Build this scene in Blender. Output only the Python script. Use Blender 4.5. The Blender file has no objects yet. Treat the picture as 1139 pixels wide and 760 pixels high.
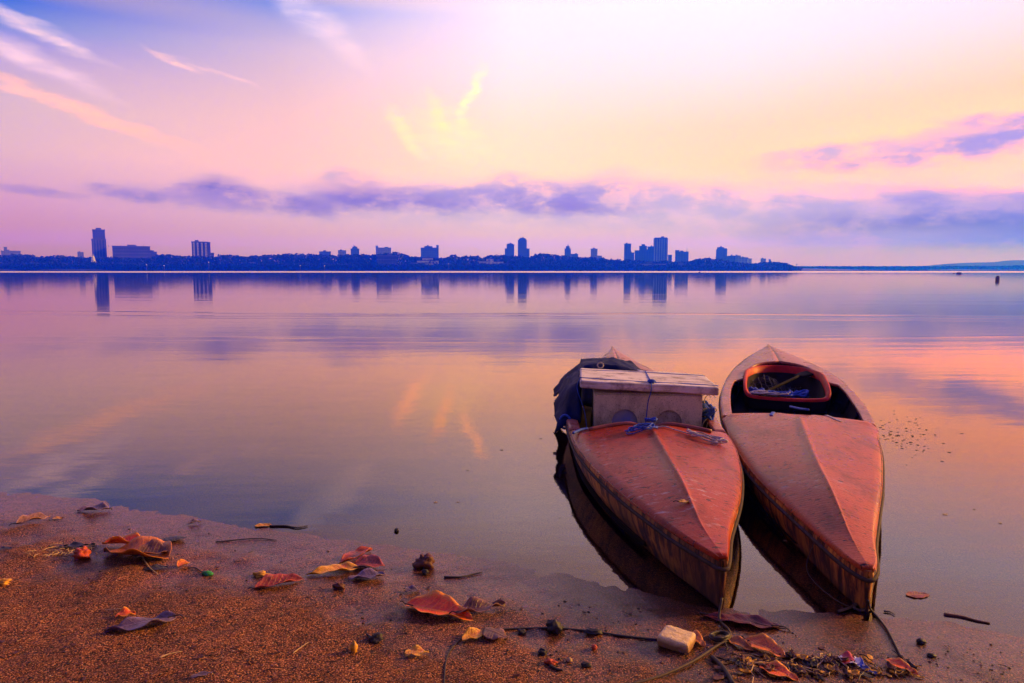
import bpy, math, random
import numpy as np
from mathutils import Vector

random.seed(7); RNG = np.random.default_rng(7)
SC = bpy.context.scene; COL = SC.collection
PI = math.pi

# ------------------------------------------------------------------ camera
F = 759.0; CAMH = 1.2; PITCH = math.atan(80/759.0)
cam = bpy.data.cameras.new('camera'); cam.lens = 24*759/759.33; cam.sensor_width = 36
cam.clip_start = 0.05; cam.clip_end = 20000
camo = bpy.data.objects.new('camera', cam); COL.objects.link(camo)
camo.location = (0, 0, CAMH); camo.rotation_euler = (PI/2-PITCH, 0, 0)
SC.camera = camo

def ray(u, v):
    x = (u-569.5)/F; y = (v-380)/F
    return (x, math.cos(PITCH)-y*math.sin(PITCH), -math.sin(PITCH)-y*math.cos(PITCH))
def at_z(u, v, z):
    d = ray(u, v); t = (z-CAMH)/d[2]
    return (t*d[0], t*d[1], z)
def at_y(u, v, Y):
    d = ray(u, v); t = Y/d[1]
    return (t*d[0], Y, CAMH+t*d[2])

# ------------------------------------------------------------------ noise
def _h(ix, iy, s):
    n = (ix.astype(np.int64)*374761393 + iy.astype(np.int64)*668265263 + s*974711) & 0x7fffffff
    n = ((n ^ (n >> 13))*1274126177) & 0x7fffffff
    n = n ^ (n >> 16)
    return (n & 0xffff)/65535.0
def vnoise(x, y, s=0):
    x = np.asarray(x, float); y = np.asarray(y, float)
    ix = np.floor(x); iy = np.floor(y); fx = x-ix; fy = y-iy
    fx = fx*fx*(3-2*fx); fy = fy*fy*(3-2*fy)
    a = _h(ix, iy, s); b = _h(ix+1, iy, s); c = _h(ix, iy+1, s); d = _h(ix+1, iy+1, s)
    return (a*(1-fx)+b*fx)*(1-fy)+(c*(1-fx)+d*fx)*fy
def fbm(x, y, s=0, o=4):
    r = 0; a = .5
    for k in range(o):
        r = r+a*vnoise(x*2**k, y*2**k, s+k*17); a *= .5
    return r-.47

def sstep(a, b, x):
    t = np.clip((np.asarray(x, float)-a)/(b-a), 0, 1); return t*t*(3-2*t)

def pchip(pts):
    xs = np.array([p[0] for p in pts], float); ys = np.array([p[1] for p in pts], float)
    h = np.diff(xs); d = np.diff(ys)/h; m = np.zeros_like(xs)
    m[0] = d[0]; m[-1] = d[-1]
    for i in range(1, len(xs)-1):
        m[i] = 0 if d[i-1]*d[i] <= 0 else 2*d[i-1]*d[i]/(d[i-1]+d[i])
    def f(x):
        x = np.clip(np.asarray(x, float), xs[0], xs[-1])
        i = np.clip(np.searchsorted(xs, x)-1, 0, len(h)-1)
        t = (x-xs[i])/h[i]
        return (ys[i]*(2*t**3-3*t**2+1)+h[i]*m[i]*(t**3-2*t**2+t)+ys[i+1]*(3*t**2-2*t**3)+h[i]*m[i+1]*(t**3-t**2))
    return f

# ------------------------------------------------------------------ mesh helpers
class MB:
    def __init__(s): s.v = []; s.f = []
    def add(s, vs, fs):
        o = len(s.v); s.v += [tuple(map(float, p)) for p in vs]; s.f += [tuple(i+o for i in f) for f in fs]
    def grid(s, P, close_u=False):
        n = len(P); m = len(P[0]); vs = [p for r in P for p in r]; fs = []
        for i in range(n-1):
            for j in range(m-1): fs.append((i*m+j, i*m+j+1, (i+1)*m+j+1, (i+1)*m+j))
            if close_u: fs.append((i*m+m-1, i*m, (i+1)*m, (i+1)*m+m-1))
        s.add(vs, fs)
    def box(s, x0, x1, y0, y1, z0, z1, rz=0, c=(0, 0)):
        ps = []
        for z in (z0, z1):
            for x, y in ((x0, y0), (x1, y0), (x1, y1), (x0, y1)):
                X = x*math.cos(rz)-y*math.sin(rz)+c[0]; Y = x*math.sin(rz)+y*math.cos(rz)+c[1]
                ps.append((X, Y, z))
        s.add(ps, [(3, 2, 1, 0), (4, 5, 6, 7), (0, 1, 5, 4), (1, 2, 6, 5), (2, 3, 7, 6), (3, 0, 4, 7)])
    def tube(s, pts, r, n=7, flat=1.0, cap=True):
        pts = [Vector(p) for p in pts]; N = len(pts)
        rr = r if hasattr(r, '__len__') else [r]*N
        T = [(pts[min(i+1, N-1)]-pts[max(i-1, 0)]).normalized() for i in range(N)]
        up = Vector((0, 0, 1))
        if abs(T[0].dot(up)) > .95: up = Vector((1, 0, 0))
        rings = []; side = T[0].cross(up).normalized()
        for i in range(N):
            side = (side-T[i]*side.dot(T[i])).normalized(); u = side.cross(T[i])
            rings.append([tuple(pts[i]+side*(rr[i]*math.cos(a))+u*(rr[i]*flat*math.sin(a))) for a in [2*PI*k/n for k in range(n)]])
        o = len(s.v); s.grid(rings, True)
        if cap:
            s.f.append(tuple(o+k for k in range(n-1, -1, -1))); s.f.append(tuple(o+(N-1)*n+k for k in range(n)))
    def cyl(s, c, r, z0, z1, n=16, r1=None):
        r1 = r if r1 is None else r1; vs = []
        for z, q in ((z0, r), (z1, r1)):
            vs += [(c[0]+q*math.cos(2*PI*k/n), c[1]+q*math.sin(2*PI*k/n), z) for k in range(n)]
        fs = [(k, (k+1) % n, n+(k+1) % n, n+k) for k in range(n)]
        s.add(vs, fs+[tuple(range(n-1, -1, -1)), tuple(range(n, 2*n))])
    def blob(s, c, r, seed=0, n=10, m=7, amp=.25, sq=(1, 1, 1)):
        P = []
        for i in range(m+1):
            th = PI*i/m; row = []
            for k in range(n):
                ph = 2*PI*k/n
                q = 1+amp*(float(vnoise(np.array(3*math.cos(ph)*math.sin(th)+9+seed), np.array(3*math.sin(ph)*math.sin(th)+3*math.cos(th)+5), seed))-.5)*2+(amp*.35*(float(vnoise(np.array(9*math.cos(ph)*math.sin(th)+40+seed), np.array(9*math.sin(ph)*math.sin(th)+9*math.cos(th)+33), seed+5))-.5) if n > 12 else 0)
                row.append((c[0]+r*q*sq[0]*math.sin(th)*math.cos(ph), c[1]+r*q*sq[1]*math.sin(th)*math.sin(ph), c[2]+r*q*sq[2]*math.cos(th)))
            P.append(row[::-1])
        s.grid(P, True)
    def build(s, name, mat, parent=None, smooth=True, loc=None, rz=0):
        me = bpy.data.meshes.new(name); me.from_pydata(s.v, [], s.f); me.validate()
        me.materials.append(mat)
        if smooth: me.polygons.foreach_set('use_smooth', [True]*len(me.polygons))
        o = bpy.data.objects.new(name, me); COL.objects.link(o)
        if parent is not None: o.parent = parent
        if loc is not None: o.location = loc
        o.rotation_euler.z = rz
        return o

def tag(o, label=None, cat=None, group=None, kind=None):
    if label: o['label'] = label
    if cat: o['category'] = cat
    if group: o['group'] = group
    if kind: o['kind'] = kind
    return o
def empty(name, loc, rz, label, cat, group=None):
    o = bpy.data.objects.new(name, None); o.empty_display_size = .2; COL.objects.link(o)
    o.location = loc; o.rotation_euler.z = rz
    return tag(o, label, cat, group)
def solidify(o, th, off=-1):
    m = o.modifiers.new('thickness', 'SOLIDIFY'); m.thickness = th; m.offset = off; return o
def bevel(o, w, seg=2):
    m = o.modifiers.new('bevel', 'BEVEL'); m.width = w; m.segments = seg; m.limit_method = 'ANGLE'; m.angle_limit = .6; return o
def smooth_path(pts, k=6):
    pts = [np.array(p, float) for p in pts]; out = []
    P = [2*pts[0]-pts[1]]+pts+[2*pts[-1]-pts[-2]]
    for i in range(1, len(P)-2):
        for t in np.linspace(0, 1, k, endpoint=False):
            a, b, c, d = P[i-1], P[i], P[i+1], P[i+2]
            out.append(.5*((2*b)+(-a+c)*t+(2*a-5*b+4*c-d)*t*t+(-a+3*b-3*c+d)*t**3))
    out.append(pts[-1]); return [tuple(p) for p in out]

# ------------------------------------------------------------------ material helpers
class NT:
    def __init__(s, name):
        s.m = bpy.data.materials.new(name); s.m.use_nodes = True; s.t = s.m.node_tree; s.t.nodes.clear()
    def n(s, typ, props=None, **ins):
        nd = s.t.nodes.new(typ)
        for k, v in (props or {}).items(): setattr(nd, k, v)
        for k, v in ins.items():
            k2 = k.replace('_', ' ')
            sock = nd.inputs[int(k[1:])] if k[0] == 'i' and k[1:].isdigit() else (nd.inputs[k] if k in nd.inputs else nd.inputs[k2])
            if hasattr(v, 'links') or isinstance(v, bpy.types.NodeSocket): s.t.links.new(v, sock)
            else: sock.default_value = v
        return nd
    def pos(s): return s.n('ShaderNodeNewGeometry').outputs['Position']
    def obj(s): return s.n('ShaderNodeTexCoord').outputs['Object']
    def scale(s, vec, sc):
        return s.n('ShaderNodeVectorMath', {'operation': 'MULTIPLY'}, i0=vec, i1=sc).outputs[0]
    def noise(s, vec, sc, det=4, rough=.55, dist=0):
        return s.n('ShaderNodeTexNoise', Vector=vec, Scale=sc, Detail=det, Roughness=rough, Distortion=dist).outputs['Fac']
    def ramp(s, fac, stops):
        r = s.n('ShaderNodeValToRGB', Fac=fac); cr = r.color_ramp
        while len(cr.elements) < len(stops): cr.elements.new(.5)
        for e, (p, c) in zip(cr.elements, stops):
            e.position = p; e.color = (c, c, c, 1) if not hasattr(c, '__len__') else (*c[:3], 1)
        return r.outputs['Color']
    def mix(s, fac, a, b, mode='MIX'):
        m = s.n('ShaderNodeMix', {'data_type': 'RGBA', 'blend_type': mode})
        for i, v in ((0, fac), (6, a), (7, b)):
            if isinstance(v, bpy.types.NodeSocket): s.t.links.new(v, m.inputs[i])
            else: m.inputs[i].default_value = v if i == 0 else (*v[:3], 1)
        return m.outputs[2]
    def math(s, op, a, b=0.0, c=None, clamp=False):
        m = s.n('ShaderNodeMath', {'operation': op, 'use_clamp': clamp})
        for i, v in enumerate((a, b, c)):
            if v is None: continue
            if isinstance(v, bpy.types.NodeSocket): s.t.links.new(v, m.inputs[i])
            else: m.inputs[i].default_value = v
        return m.outputs[0]
    def bump(s, h, strength, dist):
        return s.n('ShaderNodeBump', Height=h, Strength=strength, Distance=dist).outputs['Normal']
    def out(s, shader=None, volume=None):
        o = s.n('ShaderNodeOutputMaterial')
        if shader is not None: s.t.links.new(shader, o.inputs['Surface'])
        if volume is not None: s.t.links.new(volume, o.inputs['Volume'])
        return s.m
    def bsdf(s, col, rough=.6, spec=.5, normal=None, **kw):
        b = s.n('ShaderNodeBsdfPrincipled')
        for k, v in (('Base Color', col), ('Roughness', rough), ('Specular IOR Level', spec)):
            if isinstance(v, bpy.types.NodeSocket): s.t.links.new(v, b.inputs[k])
            else: b.inputs[k].default_value = (*v[:3], 1) if k == 'Base Color' else v
        for k, v in kw.items():
            if isinstance(v, bpy.types.NodeSocket): s.t.links.new(v, b.inputs[k.replace('_', ' ')])
            else: b.inputs[k.replace('_', ' ')].default_value = v
        if normal is not None: s.t.links.new(normal, b.inputs['Normal'])
        return s.out(b.outputs[0])

def m_plain(name, c, rough=.7, var=.35, sc=12, bump=.2, spec=.4, world=False):
    t = NT(name); v = t.pos() if world else t.obj(); f = t.noise(v, sc, 6, .65)
    col = t.ramp(f, [(.25, tuple(x*(1-var) for x in c)), (.75, tuple(min(1, x*(1+var)) for x in c))])
    return t.bsdf(col, rough, spec, t.bump(f, bump, .02/max(sc, 1)*6))

def m_paint(name, base, ripple=0.0, seed=0.0):
    """weathered boat paint: chips, stains, chalky scuffs"""
    t = NT(name); v0 = t.obj(); v = t.n('ShaderNodeVectorMath', {'operation': 'ADD'}, i0=v0, i1=(seed, seed*.7, 0)).outputs[0]
    big = t.noise(v, 3.0, 5, .6); fine = t.noise(v, 38, 6, .7)
    col = t.ramp(big, [(.25, tuple(x*.62 for x in base)), (.5, base), (.78, (base[0]*1.2, base[1]*1.5+.012, base[2]*1.6+.01))])
    grain = t.noise(v, 110, 4, .6)
    col = t.mix(t.ramp(grain, [(.32, .5), (.50, 0.0)]), col, tuple(x*.40 for x in base))
    # dark chips, stretched across
    chip = t.noise(t.scale(v, (26, 60, 40)), 1.0, 4, .6)
    chipm = t.ramp(chip, [(.605, 0.0), (.635, 1.0)])
    col = t.mix(chipm, col, (.05, .018, .014))
    # chalky scuffs
    sc = t.noise(t.scale(v, (14, 34, 20)), 1.0, 5, .7); sc2 = t.noise(v, 2.3, 2)
    scm = t.math('MULTIPLY', t.ramp(sc, [(.56, 0.0), (.68, 1.0)]), t.ramp(sc2, [(.48, 0.0), (.66, .75)]))
    col = t.mix(scm, col, (.5, .40, .38))
    line = t.noise(t.scale(v, (9, 120, 9)), 1.0, 4, .65, 1.2)
    col = t.mix(t.ramp(line, [(.30, .6), (.42, 0.0)]), col, tuple(x*.45 for x in base))
    h = t.math('ADD', t.math('MULTIPLY', fine, .6), t.math('MULTIPLY', chipm, -.5))
    h = t.math('ADD', h, t.math('MULTIPLY', line, .25))
    if ripple:
        w = t.n('ShaderNodeTexWave', {'wave_type': 'BANDS', 'bands_direction': 'Y'}, Vector=v, Scale=17.0, Distortion=7.0, Detail=3.0, Detail_Scale=1.3).outputs['Fac']
        h = t.math('ADD', h, t.math('MULTIPLY', w, ripple))
    st = t.noise(t.scale(v, (5, 2.2, 5)), 1.0, 6, .7)
    col = t.mix(t.ramp(st, [(.34, .7), (.48, 0.0)]), col, tuple(x*.30 for x in base))
    rough = t.ramp(big, [(.25, .20), (.75, .38)])
    return t.bsdf(col, rough, .15, t.bump(h, .5, .006))

def m_hull(name, seed=0.0):
    """old varnish flaking off in vertical runs over dark wood"""
    t = NT(name); v0 = t.obj(); v = t.n('ShaderNodeVectorMath', {'operation': 'ADD'}, i0=v0, i1=(seed, seed, 0)).outputs[0]
    run = t.noise(t.scale(v, (22, 22, 3.2)), 1.0, 6, .68, .5)
    col = t.ramp(run, [(.34, (.02, .01, .008)), (.45, (.09, .03, .012)), (.52, (.46, .15, .026)), (.64, (.78, .34, .055))])
    patch = t.noise(v, 2.6, 3)
    col = t.mix(t.ramp(patch, [(.4, .85), (.62, .1)]), col, (.035, .015, .01))
    fine = t.noise(v, 60, 5, .7)
    h = t.math('ADD', t.math('MULTIPLY', run, 1.0), t.math('MULTIPLY', fine, .3))
    return t.bsdf(col, .55, .35, t.bump(h, .5, .008))

M = {}
M['paint_a'] = m_paint('red_boat_paint', (.37, .040, .011), 0.0, 0.0)
M['paint_b'] = m_paint('salmon_boat_paint', (.42, .070, .020), .10, 3.1)
M['aft_a'] = m_paint('pink_deck_paint', (.40, .12, .085), .05, 5.0)
M['hull_a'] = m_hull('flaking_hull', 0.0); M['hull_b'] = m_hull('dark_flaking_hull', 4.0)
M['rail'] = m_plain('grey_rail_strip', (.055, .036, .028), .75, .5, 30, .4, .15)
M['inner'] = m_plain('dark_boat_inside', (.014, .008, .007), .8, .5, 9, .4, .08)
M['red_tub'] = m_plain('deep_red_gloss', (.42, .012, .009), .5, .45, 14, .2, .12)
M['coam'] = m_plain('red_brown_coaming', (.24, .06, .035), .4, .4, 18, .3)
def m_foam(name, c, g):
    t = NT(name); v = t.obj(); f = t.noise(v, 70, 5, .7); d = t.noise(t.scale(v, (9, 9, 5)), 1.0, 6, .7); pit = t.noise(v, 130, 3, .6)
    z = t.n('ShaderNodeSeparateXYZ', Vector=v).outputs[2]
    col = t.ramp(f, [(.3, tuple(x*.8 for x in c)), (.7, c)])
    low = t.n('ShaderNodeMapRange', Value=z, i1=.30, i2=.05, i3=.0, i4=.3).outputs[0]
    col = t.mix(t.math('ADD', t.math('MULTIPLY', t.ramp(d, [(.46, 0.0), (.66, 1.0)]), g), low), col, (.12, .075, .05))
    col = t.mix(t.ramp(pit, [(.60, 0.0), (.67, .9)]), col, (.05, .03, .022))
    return t.bsdf(col, .85, .3, t.bump(t.math('ADD', f, pit), .6, .004))
M['foam'] = m_foam('grimy_foam', (.78, .66, .44), .5)
M['foam_dark'] = m_foam('recess_shade_foam', (.50, .42, .33), .7)  # darker foam copy: the right arch's recess shade is put into its colour
def m_blue_sheen():  # blue reflection inside the left arch, put into the foam colour
    t = NT('blue_sheen_foam'); v = t.obj(); f = t.noise(v, 7, 4, .6); g = t.noise(v, 55, 6, .65)
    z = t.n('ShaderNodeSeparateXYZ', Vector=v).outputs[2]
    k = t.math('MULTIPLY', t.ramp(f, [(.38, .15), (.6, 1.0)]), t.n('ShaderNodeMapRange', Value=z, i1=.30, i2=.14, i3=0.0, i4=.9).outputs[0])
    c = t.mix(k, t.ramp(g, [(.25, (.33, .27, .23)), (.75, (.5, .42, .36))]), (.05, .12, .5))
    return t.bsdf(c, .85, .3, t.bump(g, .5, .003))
M['foam_blue'] = m_blue_sheen()
M['rope_blue'] = m_plain('blue_rope', (.02, .07, .42), .7, .5, 90, .8)
M['rope_pale'] = m_plain('pale_rope', (.42, .36, .38), .8, .4, 90, .8)
M['rope_dark'] = m_plain('dark_wet_rope', (.035, .024, .02), .55, .5, 90, .8)
M['rope_brown'] = m_plain('brown_rope', (.06, .034, .022), .7, .5, 90, .8)
M['wire'] = m_plain('pale_wire', (.35, .30, .26), .5, .3, 60, .1)
M['tarp'] = m_plain('navy_tarp', (.004, .008, .06), .6, .6, 5, .5, .08)
M['sheet'] = m_plain('grey_lilac_sheet', (.36, .32, .42), .6, .3, 9, .4)
M['net'] = m_plain('dark_net', (.05, .05, .06), .8, .4, 60, .3)
M['twig'] = m_plain('wet_twig', (.035, .022, .016), .6, .5, 70, .6)
M['straw'] = m_plain('dry_straw', (.45, .30, .14), .7, .4, 60, .4)
M['pod'] = m_plain('dark_pod', (.018, .014, .016), .6, .6, 60, .9)
M['pod_brown'] = m_plain('brown_husk', (.10, .03, .018), .6, .5, 60, .9)
M['yellow_bit'] = m_plain('yellow_bit', (.55, .27, .03), .6, .5, 50, .6)
M['red_bit'] = m_plain('red_bit', (.45, .06, .02), .6, .5, 50, .6)
M['green_bit'] = m_plain('green_bit', (.02, .22, .05), .6, .5, 50, .6)

def m_lid():
    t = NT('weathered_lid'); v = t.obj()
    g = t.noise(t.scale(v, (5, 60, 60)), 1.0, 5, .6); d = t.noise(v, 9, 5, .7)
    col = t.ramp(g, [(.3, (.36, .29, .23)), (.5, (.70, .61, .50)), (.7, (.84, .76, .66))])
    col = t.mix(t.ramp(d, [(.50, 0.0), (.66, .7)]), col, (.14, .085, .06))
    return t.bsdf(col, .75, .35, t.bump(g, .5, .008))
M['lid'] = m_lid()

def m_leaf(name, c1, c2, rough=.36, spots=.6, rim=None):
    t = NT(name); v = t.obj(); rim = rim or tuple(min(1, x*1.5+.03) for x in c2)
    uv = t.n('ShaderNodeSeparateXYZ', Vector=t.n('ShaderNodeAttribute', {'attribute_name': 'leaf_uv'}).outputs['Vector'])
    q, ay = uv.outputs[0], uv.outputs[1]
    ph = t.math('ADD', t.math('SUBTRACT', q, t.math('MULTIPLY', ay, .16)), t.math('MULTIPLY', t.noise(v, 22, 3), .14))
    vein = t.ramp(t.math('SINE', t.math('MULTIPLY', ph, 62.0)), [(.80, 0.0), (.99, .6)])
    mid = t.ramp(ay, [(.04, 1.0), (.12, 0.0)])
    f = t.noise(v, 30, 6, .7); f2 = t.noise(v, 75, 5, .75)
    col = t.ramp(f, [(.36, c1), (.60, c2)])
    edge = t.math('MULTIPLY', t.ramp(t.math('ADD', ay, t.math('MULTIPLY', t.math('SUBTRACT', f2, .5), .5)), [(.72, 0.0), (.98, 1.0)]), .8)
    col = t.mix(edge, col, rim)
    col = t.mix(t.ramp(f2, [(.54, 0.0), (.64, spots)]), col, (.022, .008, .005))
    vm = t.math('MAXIMUM', vein, mid)
    col = t.mix(t.math('MULTIPLY', vm, .42), col, rim)
    h = t.math('ADD', t.math('MULTIPLY', vm, .45), t.math('MULTIPLY', f, 1.4))
    return t.bsdf(col, rough, .5, t.bump(h, .8, .005))
LEAFM = {
 'orange': m_leaf('orange_leaf', (.30, .035, .006), (.82, .18, .010), rim=(.8, .34, .03)),
 'redorange': m_leaf('red_orange_leaf', (.50, .024, .003), (.90, .12, .005), .32, .35, (.95, .40, .02)),
 'brown': m_leaf('brown_leaf', (.05, .02, .014), (.17, .06, .03)),
 'brownorange': m_leaf('brown_orange_leaf', (.14, .028, .006), (.58, .16, .018), rim=(.75, .24, .02)),
 'purple': m_leaf('purple_leaf', (.04, .022, .04), (.16, .095, .14)),
 'maroon': m_leaf('maroon_leaf', (.05, .008, .006), (.34, .045, .022)),
 'yellow': m_leaf('yellow_leaf', (.50, .10, .006), (.85, .40, .012), rim=(.9, .5, .03)),
 'tan': m_leaf('tan_leaf', (.12, .05, .03), (.34, .16, .10)),
 'dark': m_leaf('dark_leaf', (.010, .008, .009), (.03, .022, .022)),
 'darkred': m_leaf('dark_red_leaf', (.045, .006, .005), (.16, .014, .010), .3),
}

# ------------------------------------------------------------------ terrain
shore_px = [(-60, 541), (0, 546), (60, 550), (110, 557), (180, 569), (250, 582), (330, 592), (430, 606), (520, 619), (600, 632), (660, 645), (720, 660), (790, 671), (860, 679), (930, 683), (1000, 688), (1070, 697), (1139, 710), (1200, 725)]
_sp = [at_z(u, v, 0) for u, v in shore_px]
_sx = [-60, -20, -8]+[p[0] for p in _sp]+[4, 10, 40]
_sy = [60, 20, 9.0]+[p[1] for p in _sp]+[1.3, -2, -14]
def shore_y(x): return np.interp(x, _sx, _sy)
def terrain_z(x, y):
    x = np.asarray(x, float); y = np.asarray(y, float)
    d = (shore_y(x)-y)*.86+.016*(vnoise(x*2.2, y*2.2, 77)-.5)
    z = np.where(d > 0, .030*d+.02*np.minimum(d*d, 1.0)+np.maximum(d-6, 0)*.03, np.maximum(.035*d-.03*np.minimum(d*d, 2.0), -2.5))
    near = np.exp(-(np.maximum(np.hypot(x, y-2)-6, 0)/6)**2)
    dry = sstep(-.1, .5, d)
    z = z+near*(fbm(x*4, y*4, 3, 3)*.028*dry+fbm(x*26, y*26, 9, 3)*(.0008+.014*dry)+fbm(x*10, y*10, 19, 2)*.012*dry)
    # far bank of the lake
    yb = 800+18*np.sin(x*.011)+10*np.sin(x*.037+1)
    yb = yb+np.clip((x-330)*1.5, 0, 650)
    z = np.where(y > yb-20, np.maximum(z, np.minimum((y-yb)*.06+0*x, 2.2+np.clip((y-yb-80)*.012, 0, 12))), z)
    return z
def ground(u, v, lift=0.0):
    d = ray(u, v); t = .5
    for i in range(4000):
        z = CAMH+t*d[2]
        g = float(terrain_z(t*d[0], t*d[1])); g = max(g, 0.0)
        if z <= g: break
        t += .5*max((z-g), .001)
    return (t*d[0], t*d[1], g+lift)

xs = np.concatenate([-np.geomspace(2600, 3.3, 60), np.arange(-3.2, 3.2001, .0145), np.geomspace(3.3, 2600, 60)])
ys = np.concatenate([-np.geomspace(300, .3, 22), np.arange(0, .9, .1), np.arange(.9, 4.6, .0145), np.geomspace(4.7, 2550, 90)])
GX, GY = np.meshgrid(xs, ys); GZ = terrain_z(GX, GY)
nx, ny = len(xs), len(ys)
idx = np.arange(nx*ny).reshape(ny, nx)
quads = np.stack([idx[:-1, :-1], idx[:-1, 1:], idx[1:, 1:], idx[1:, :-1]], -1).reshape(-1, 4)
def np_mesh(name, V, Q, mat):
    me = bpy.data.meshes.new(name); me.vertices.add(len(V)); me.vertices.foreach_set('co', V.astype(np.float32).ravel())
    me.loops.add(Q.size); me.loops.foreach_set('vertex_index', Q.astype(np.int32).ravel())
    me.polygons.add(len(Q)); me.polygons.foreach_set('loop_start', np.arange(0, Q.size, 4, dtype=np.int32))
    me.polygons.foreach_set('use_smooth', np.ones(len(Q), bool))
    me.update(calc_edges=True); me.materials.append(mat)
    o = bpy.data.objects.new(name, me); COL.objects.link(o); return o

def m_sand():
    t = NT('lake_shore_sand'); p = t.pos(); sep = t.n('ShaderNodeSeparateXYZ', Vector=p)
    big = t.noise(p, 1.6, 5, .6); mid = t.noise(p, 22, 5, .65); gr = t.noise(p, 95, 4, .75); gr2 = t.noise(p, 190, 3, .7)
    col = t.ramp(mid, [(.28, (.085, .018, .006)), (.55, (.185, .044, .014)), (.8, (.31, .082, .026))])
    col = t.mix(t.ramp(gr, [(.42, 1.0), (.50, 0.0)]), col, (.022, .007, .004))
    col = t.mix(t.ramp(gr2, [(.54, 0.0), (.62, .9)]), col, (.85, .36, .15))
    sp = t.n('ShaderNodeTexVoronoi', Vector=p, Scale=75.0)
    spm = t.math('LESS_THAN', sp.outputs['Distance'], .20)
    rnd = t.n('ShaderNodeSeparateColor', Color=sp.outputs['Color']).outputs[0]
    spd = t.math('MULTIPLY', spm, t.math('GREATER_THAN', rnd, .80)); spl = t.math('MULTIPLY', spm, t.math('LESS_THAN', rnd, .045))
    col = t.mix(spd, col, (.012, .008, .008)); col = t.mix(spl, col, (.62, .42, .24))
    # wet strip next to the water: the height above the lake decides
    zz = t.math('ADD', sep.outputs[2], t.math('MULTIPLY', t.math('SUBTRACT', big, .5), .02))
    wet = t.n('ShaderNodeMapRange', {'interpolation_type': 'SMOOTHSTEP'}, Value=zz, i1=.001, i2=.030, i3=1.0, i4=0.0).outputs[0]
    patch = t.ramp(t.noise(p, 3.2, 5, .65), [(.34, (.62, .56, .54)), (.62, (1.25, 1.2, 1.15))])
    col = t.mix(.8, col, patch, 'MULTIPLY')
    over = t.n('ShaderNodeMapRange', Value=sep.outputs[2], i1=-.004, i2=.001, i3=0.0, i4=.95).outputs[0]
    col = t.mix(t.math('MULTIPLY', wet, over), col, t.mix(1.0, col, (.40, .31, .30), 'MULTIPLY'))
    # land beyond the lake is dark scrub
    far = t.math('GREATER_THAN', sep.outputs[1], 300.0)
    col = t.mix(far, col, (.022, .03, .016))
    rough = t.math('SUBTRACT', .82, t.math('MULTIPLY', wet, .50))
    h = t.math('ADD', t.math('MULTIPLY', gr, 1.0), t.math('MULTIPLY', mid, 1.2))
    h = t.math('ADD', h, t.math('MULTIPLY', gr2, .5))
    dist = t.math('SUBTRACT', .022, t.math('MULTIPLY', wet, .013))
    b = t.n('ShaderNodeBump', Height=h, Strength=.9, Distance=dist)
    cb = t.n('ShaderNodeBump', Height=h, Strength=.35, Distance=.0025)
    return t.bsdf(col, rough, t.math('SUBTRACT', .3, t.math('MULTIPLY', wet, .22)), b.outputs[0], Coat_Weight=t.math('MULTIPLY', wet, .55), Coat_Roughness=t.math('SUBTRACT', .34, t.math('MULTIPLY', wet, .30)), Coat_IOR=1.7, Coat_Normal=cb.outputs[0])
g = np_mesh('ground', np.stack([GX, GY, GZ], -1).reshape(-1, 3), quads, m_sand()); tag(g, 'brown sandy shore sloping into the lake', None, None, 'structure')

# ------------------------------------------------------------------ water
def m_water():
    t = NT('calm_lake_water'); p = t.pos(); sep = t.n('ShaderNodeSeparateXYZ', Vector=p)
    n1 = t.noise(t.scale(p, (.5, 2.2, 1)), 1.0, 4, .5); n2 = t.noise(t.scale(p, (4, 14, 1)), 1.0, 3, .5)
    n3 = t.noise(t.scale(p, (14, 38, 1)), 1.0, 3, .6)
    h = t.math('ADD', t.math('ADD', n1, t.math('MULTIPLY', n2, .14)), t.math('MULTIPLY', n3, .035))
    nb = t.bump(h, .45, .006)
    # a strip of wind-ruffled water off the far bank
    wob = t.math('MULTIPLY', t.noise(t.scale(p, (.004, .0, 1)), 1.0, 2), 60.0)
    yy = t.math('ADD', sep.outputs[1], wob)
    band = t.n('ShaderNodeMapRange', {'interpolation_type': 'SMOOTHSTEP'}, Value=yy, i1=300.0, i2=340.0, i3=0.0, i4=1.0).outputs[0]
    band2 = t.n('ShaderNodeMapRange', {'interpolation_type': 'SMOOTHSTEP'}, Value=yy, i1=470.0, i2=560.0, i3=1.0, i4=0.0).outputs[0]
    bd = t.math('MULTIPLY', band, band2)
    rough = t.math('ADD', .035, t.math('MULTIPLY', bd, .45))
    gl = t.n('ShaderNodeBsdfGlossy', Color=(1.0, .88, .80, 1), Roughness=rough, Normal=nb)
    tr = t.n('ShaderNodeBsdfTransparent', Color=(.85, .66, .58, 1))
    fr = t.n('ShaderNodeFresnel', IOR=1.85, Normal=nb)
    mx = t.n('ShaderNodeMixShader', i0=fr.outputs[0], i1=tr.outputs[0], i2=gl.outputs[0])
    return t.out(mx.outputs[0])
wy = np.concatenate([[-300, -60, -12, -3], np.arange(0, 12, .15), np.arange(12, 46, .07), np.geomspace(46.5, 2550, 70)])
wc = np.linspace(-1, 1, 91)
WY, WC = np.meshgrid(wy, wc, indexing='ij'); WX = WC*(8+1.02*np.abs(WY))
WZ = np.zeros_like(WX)
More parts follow.
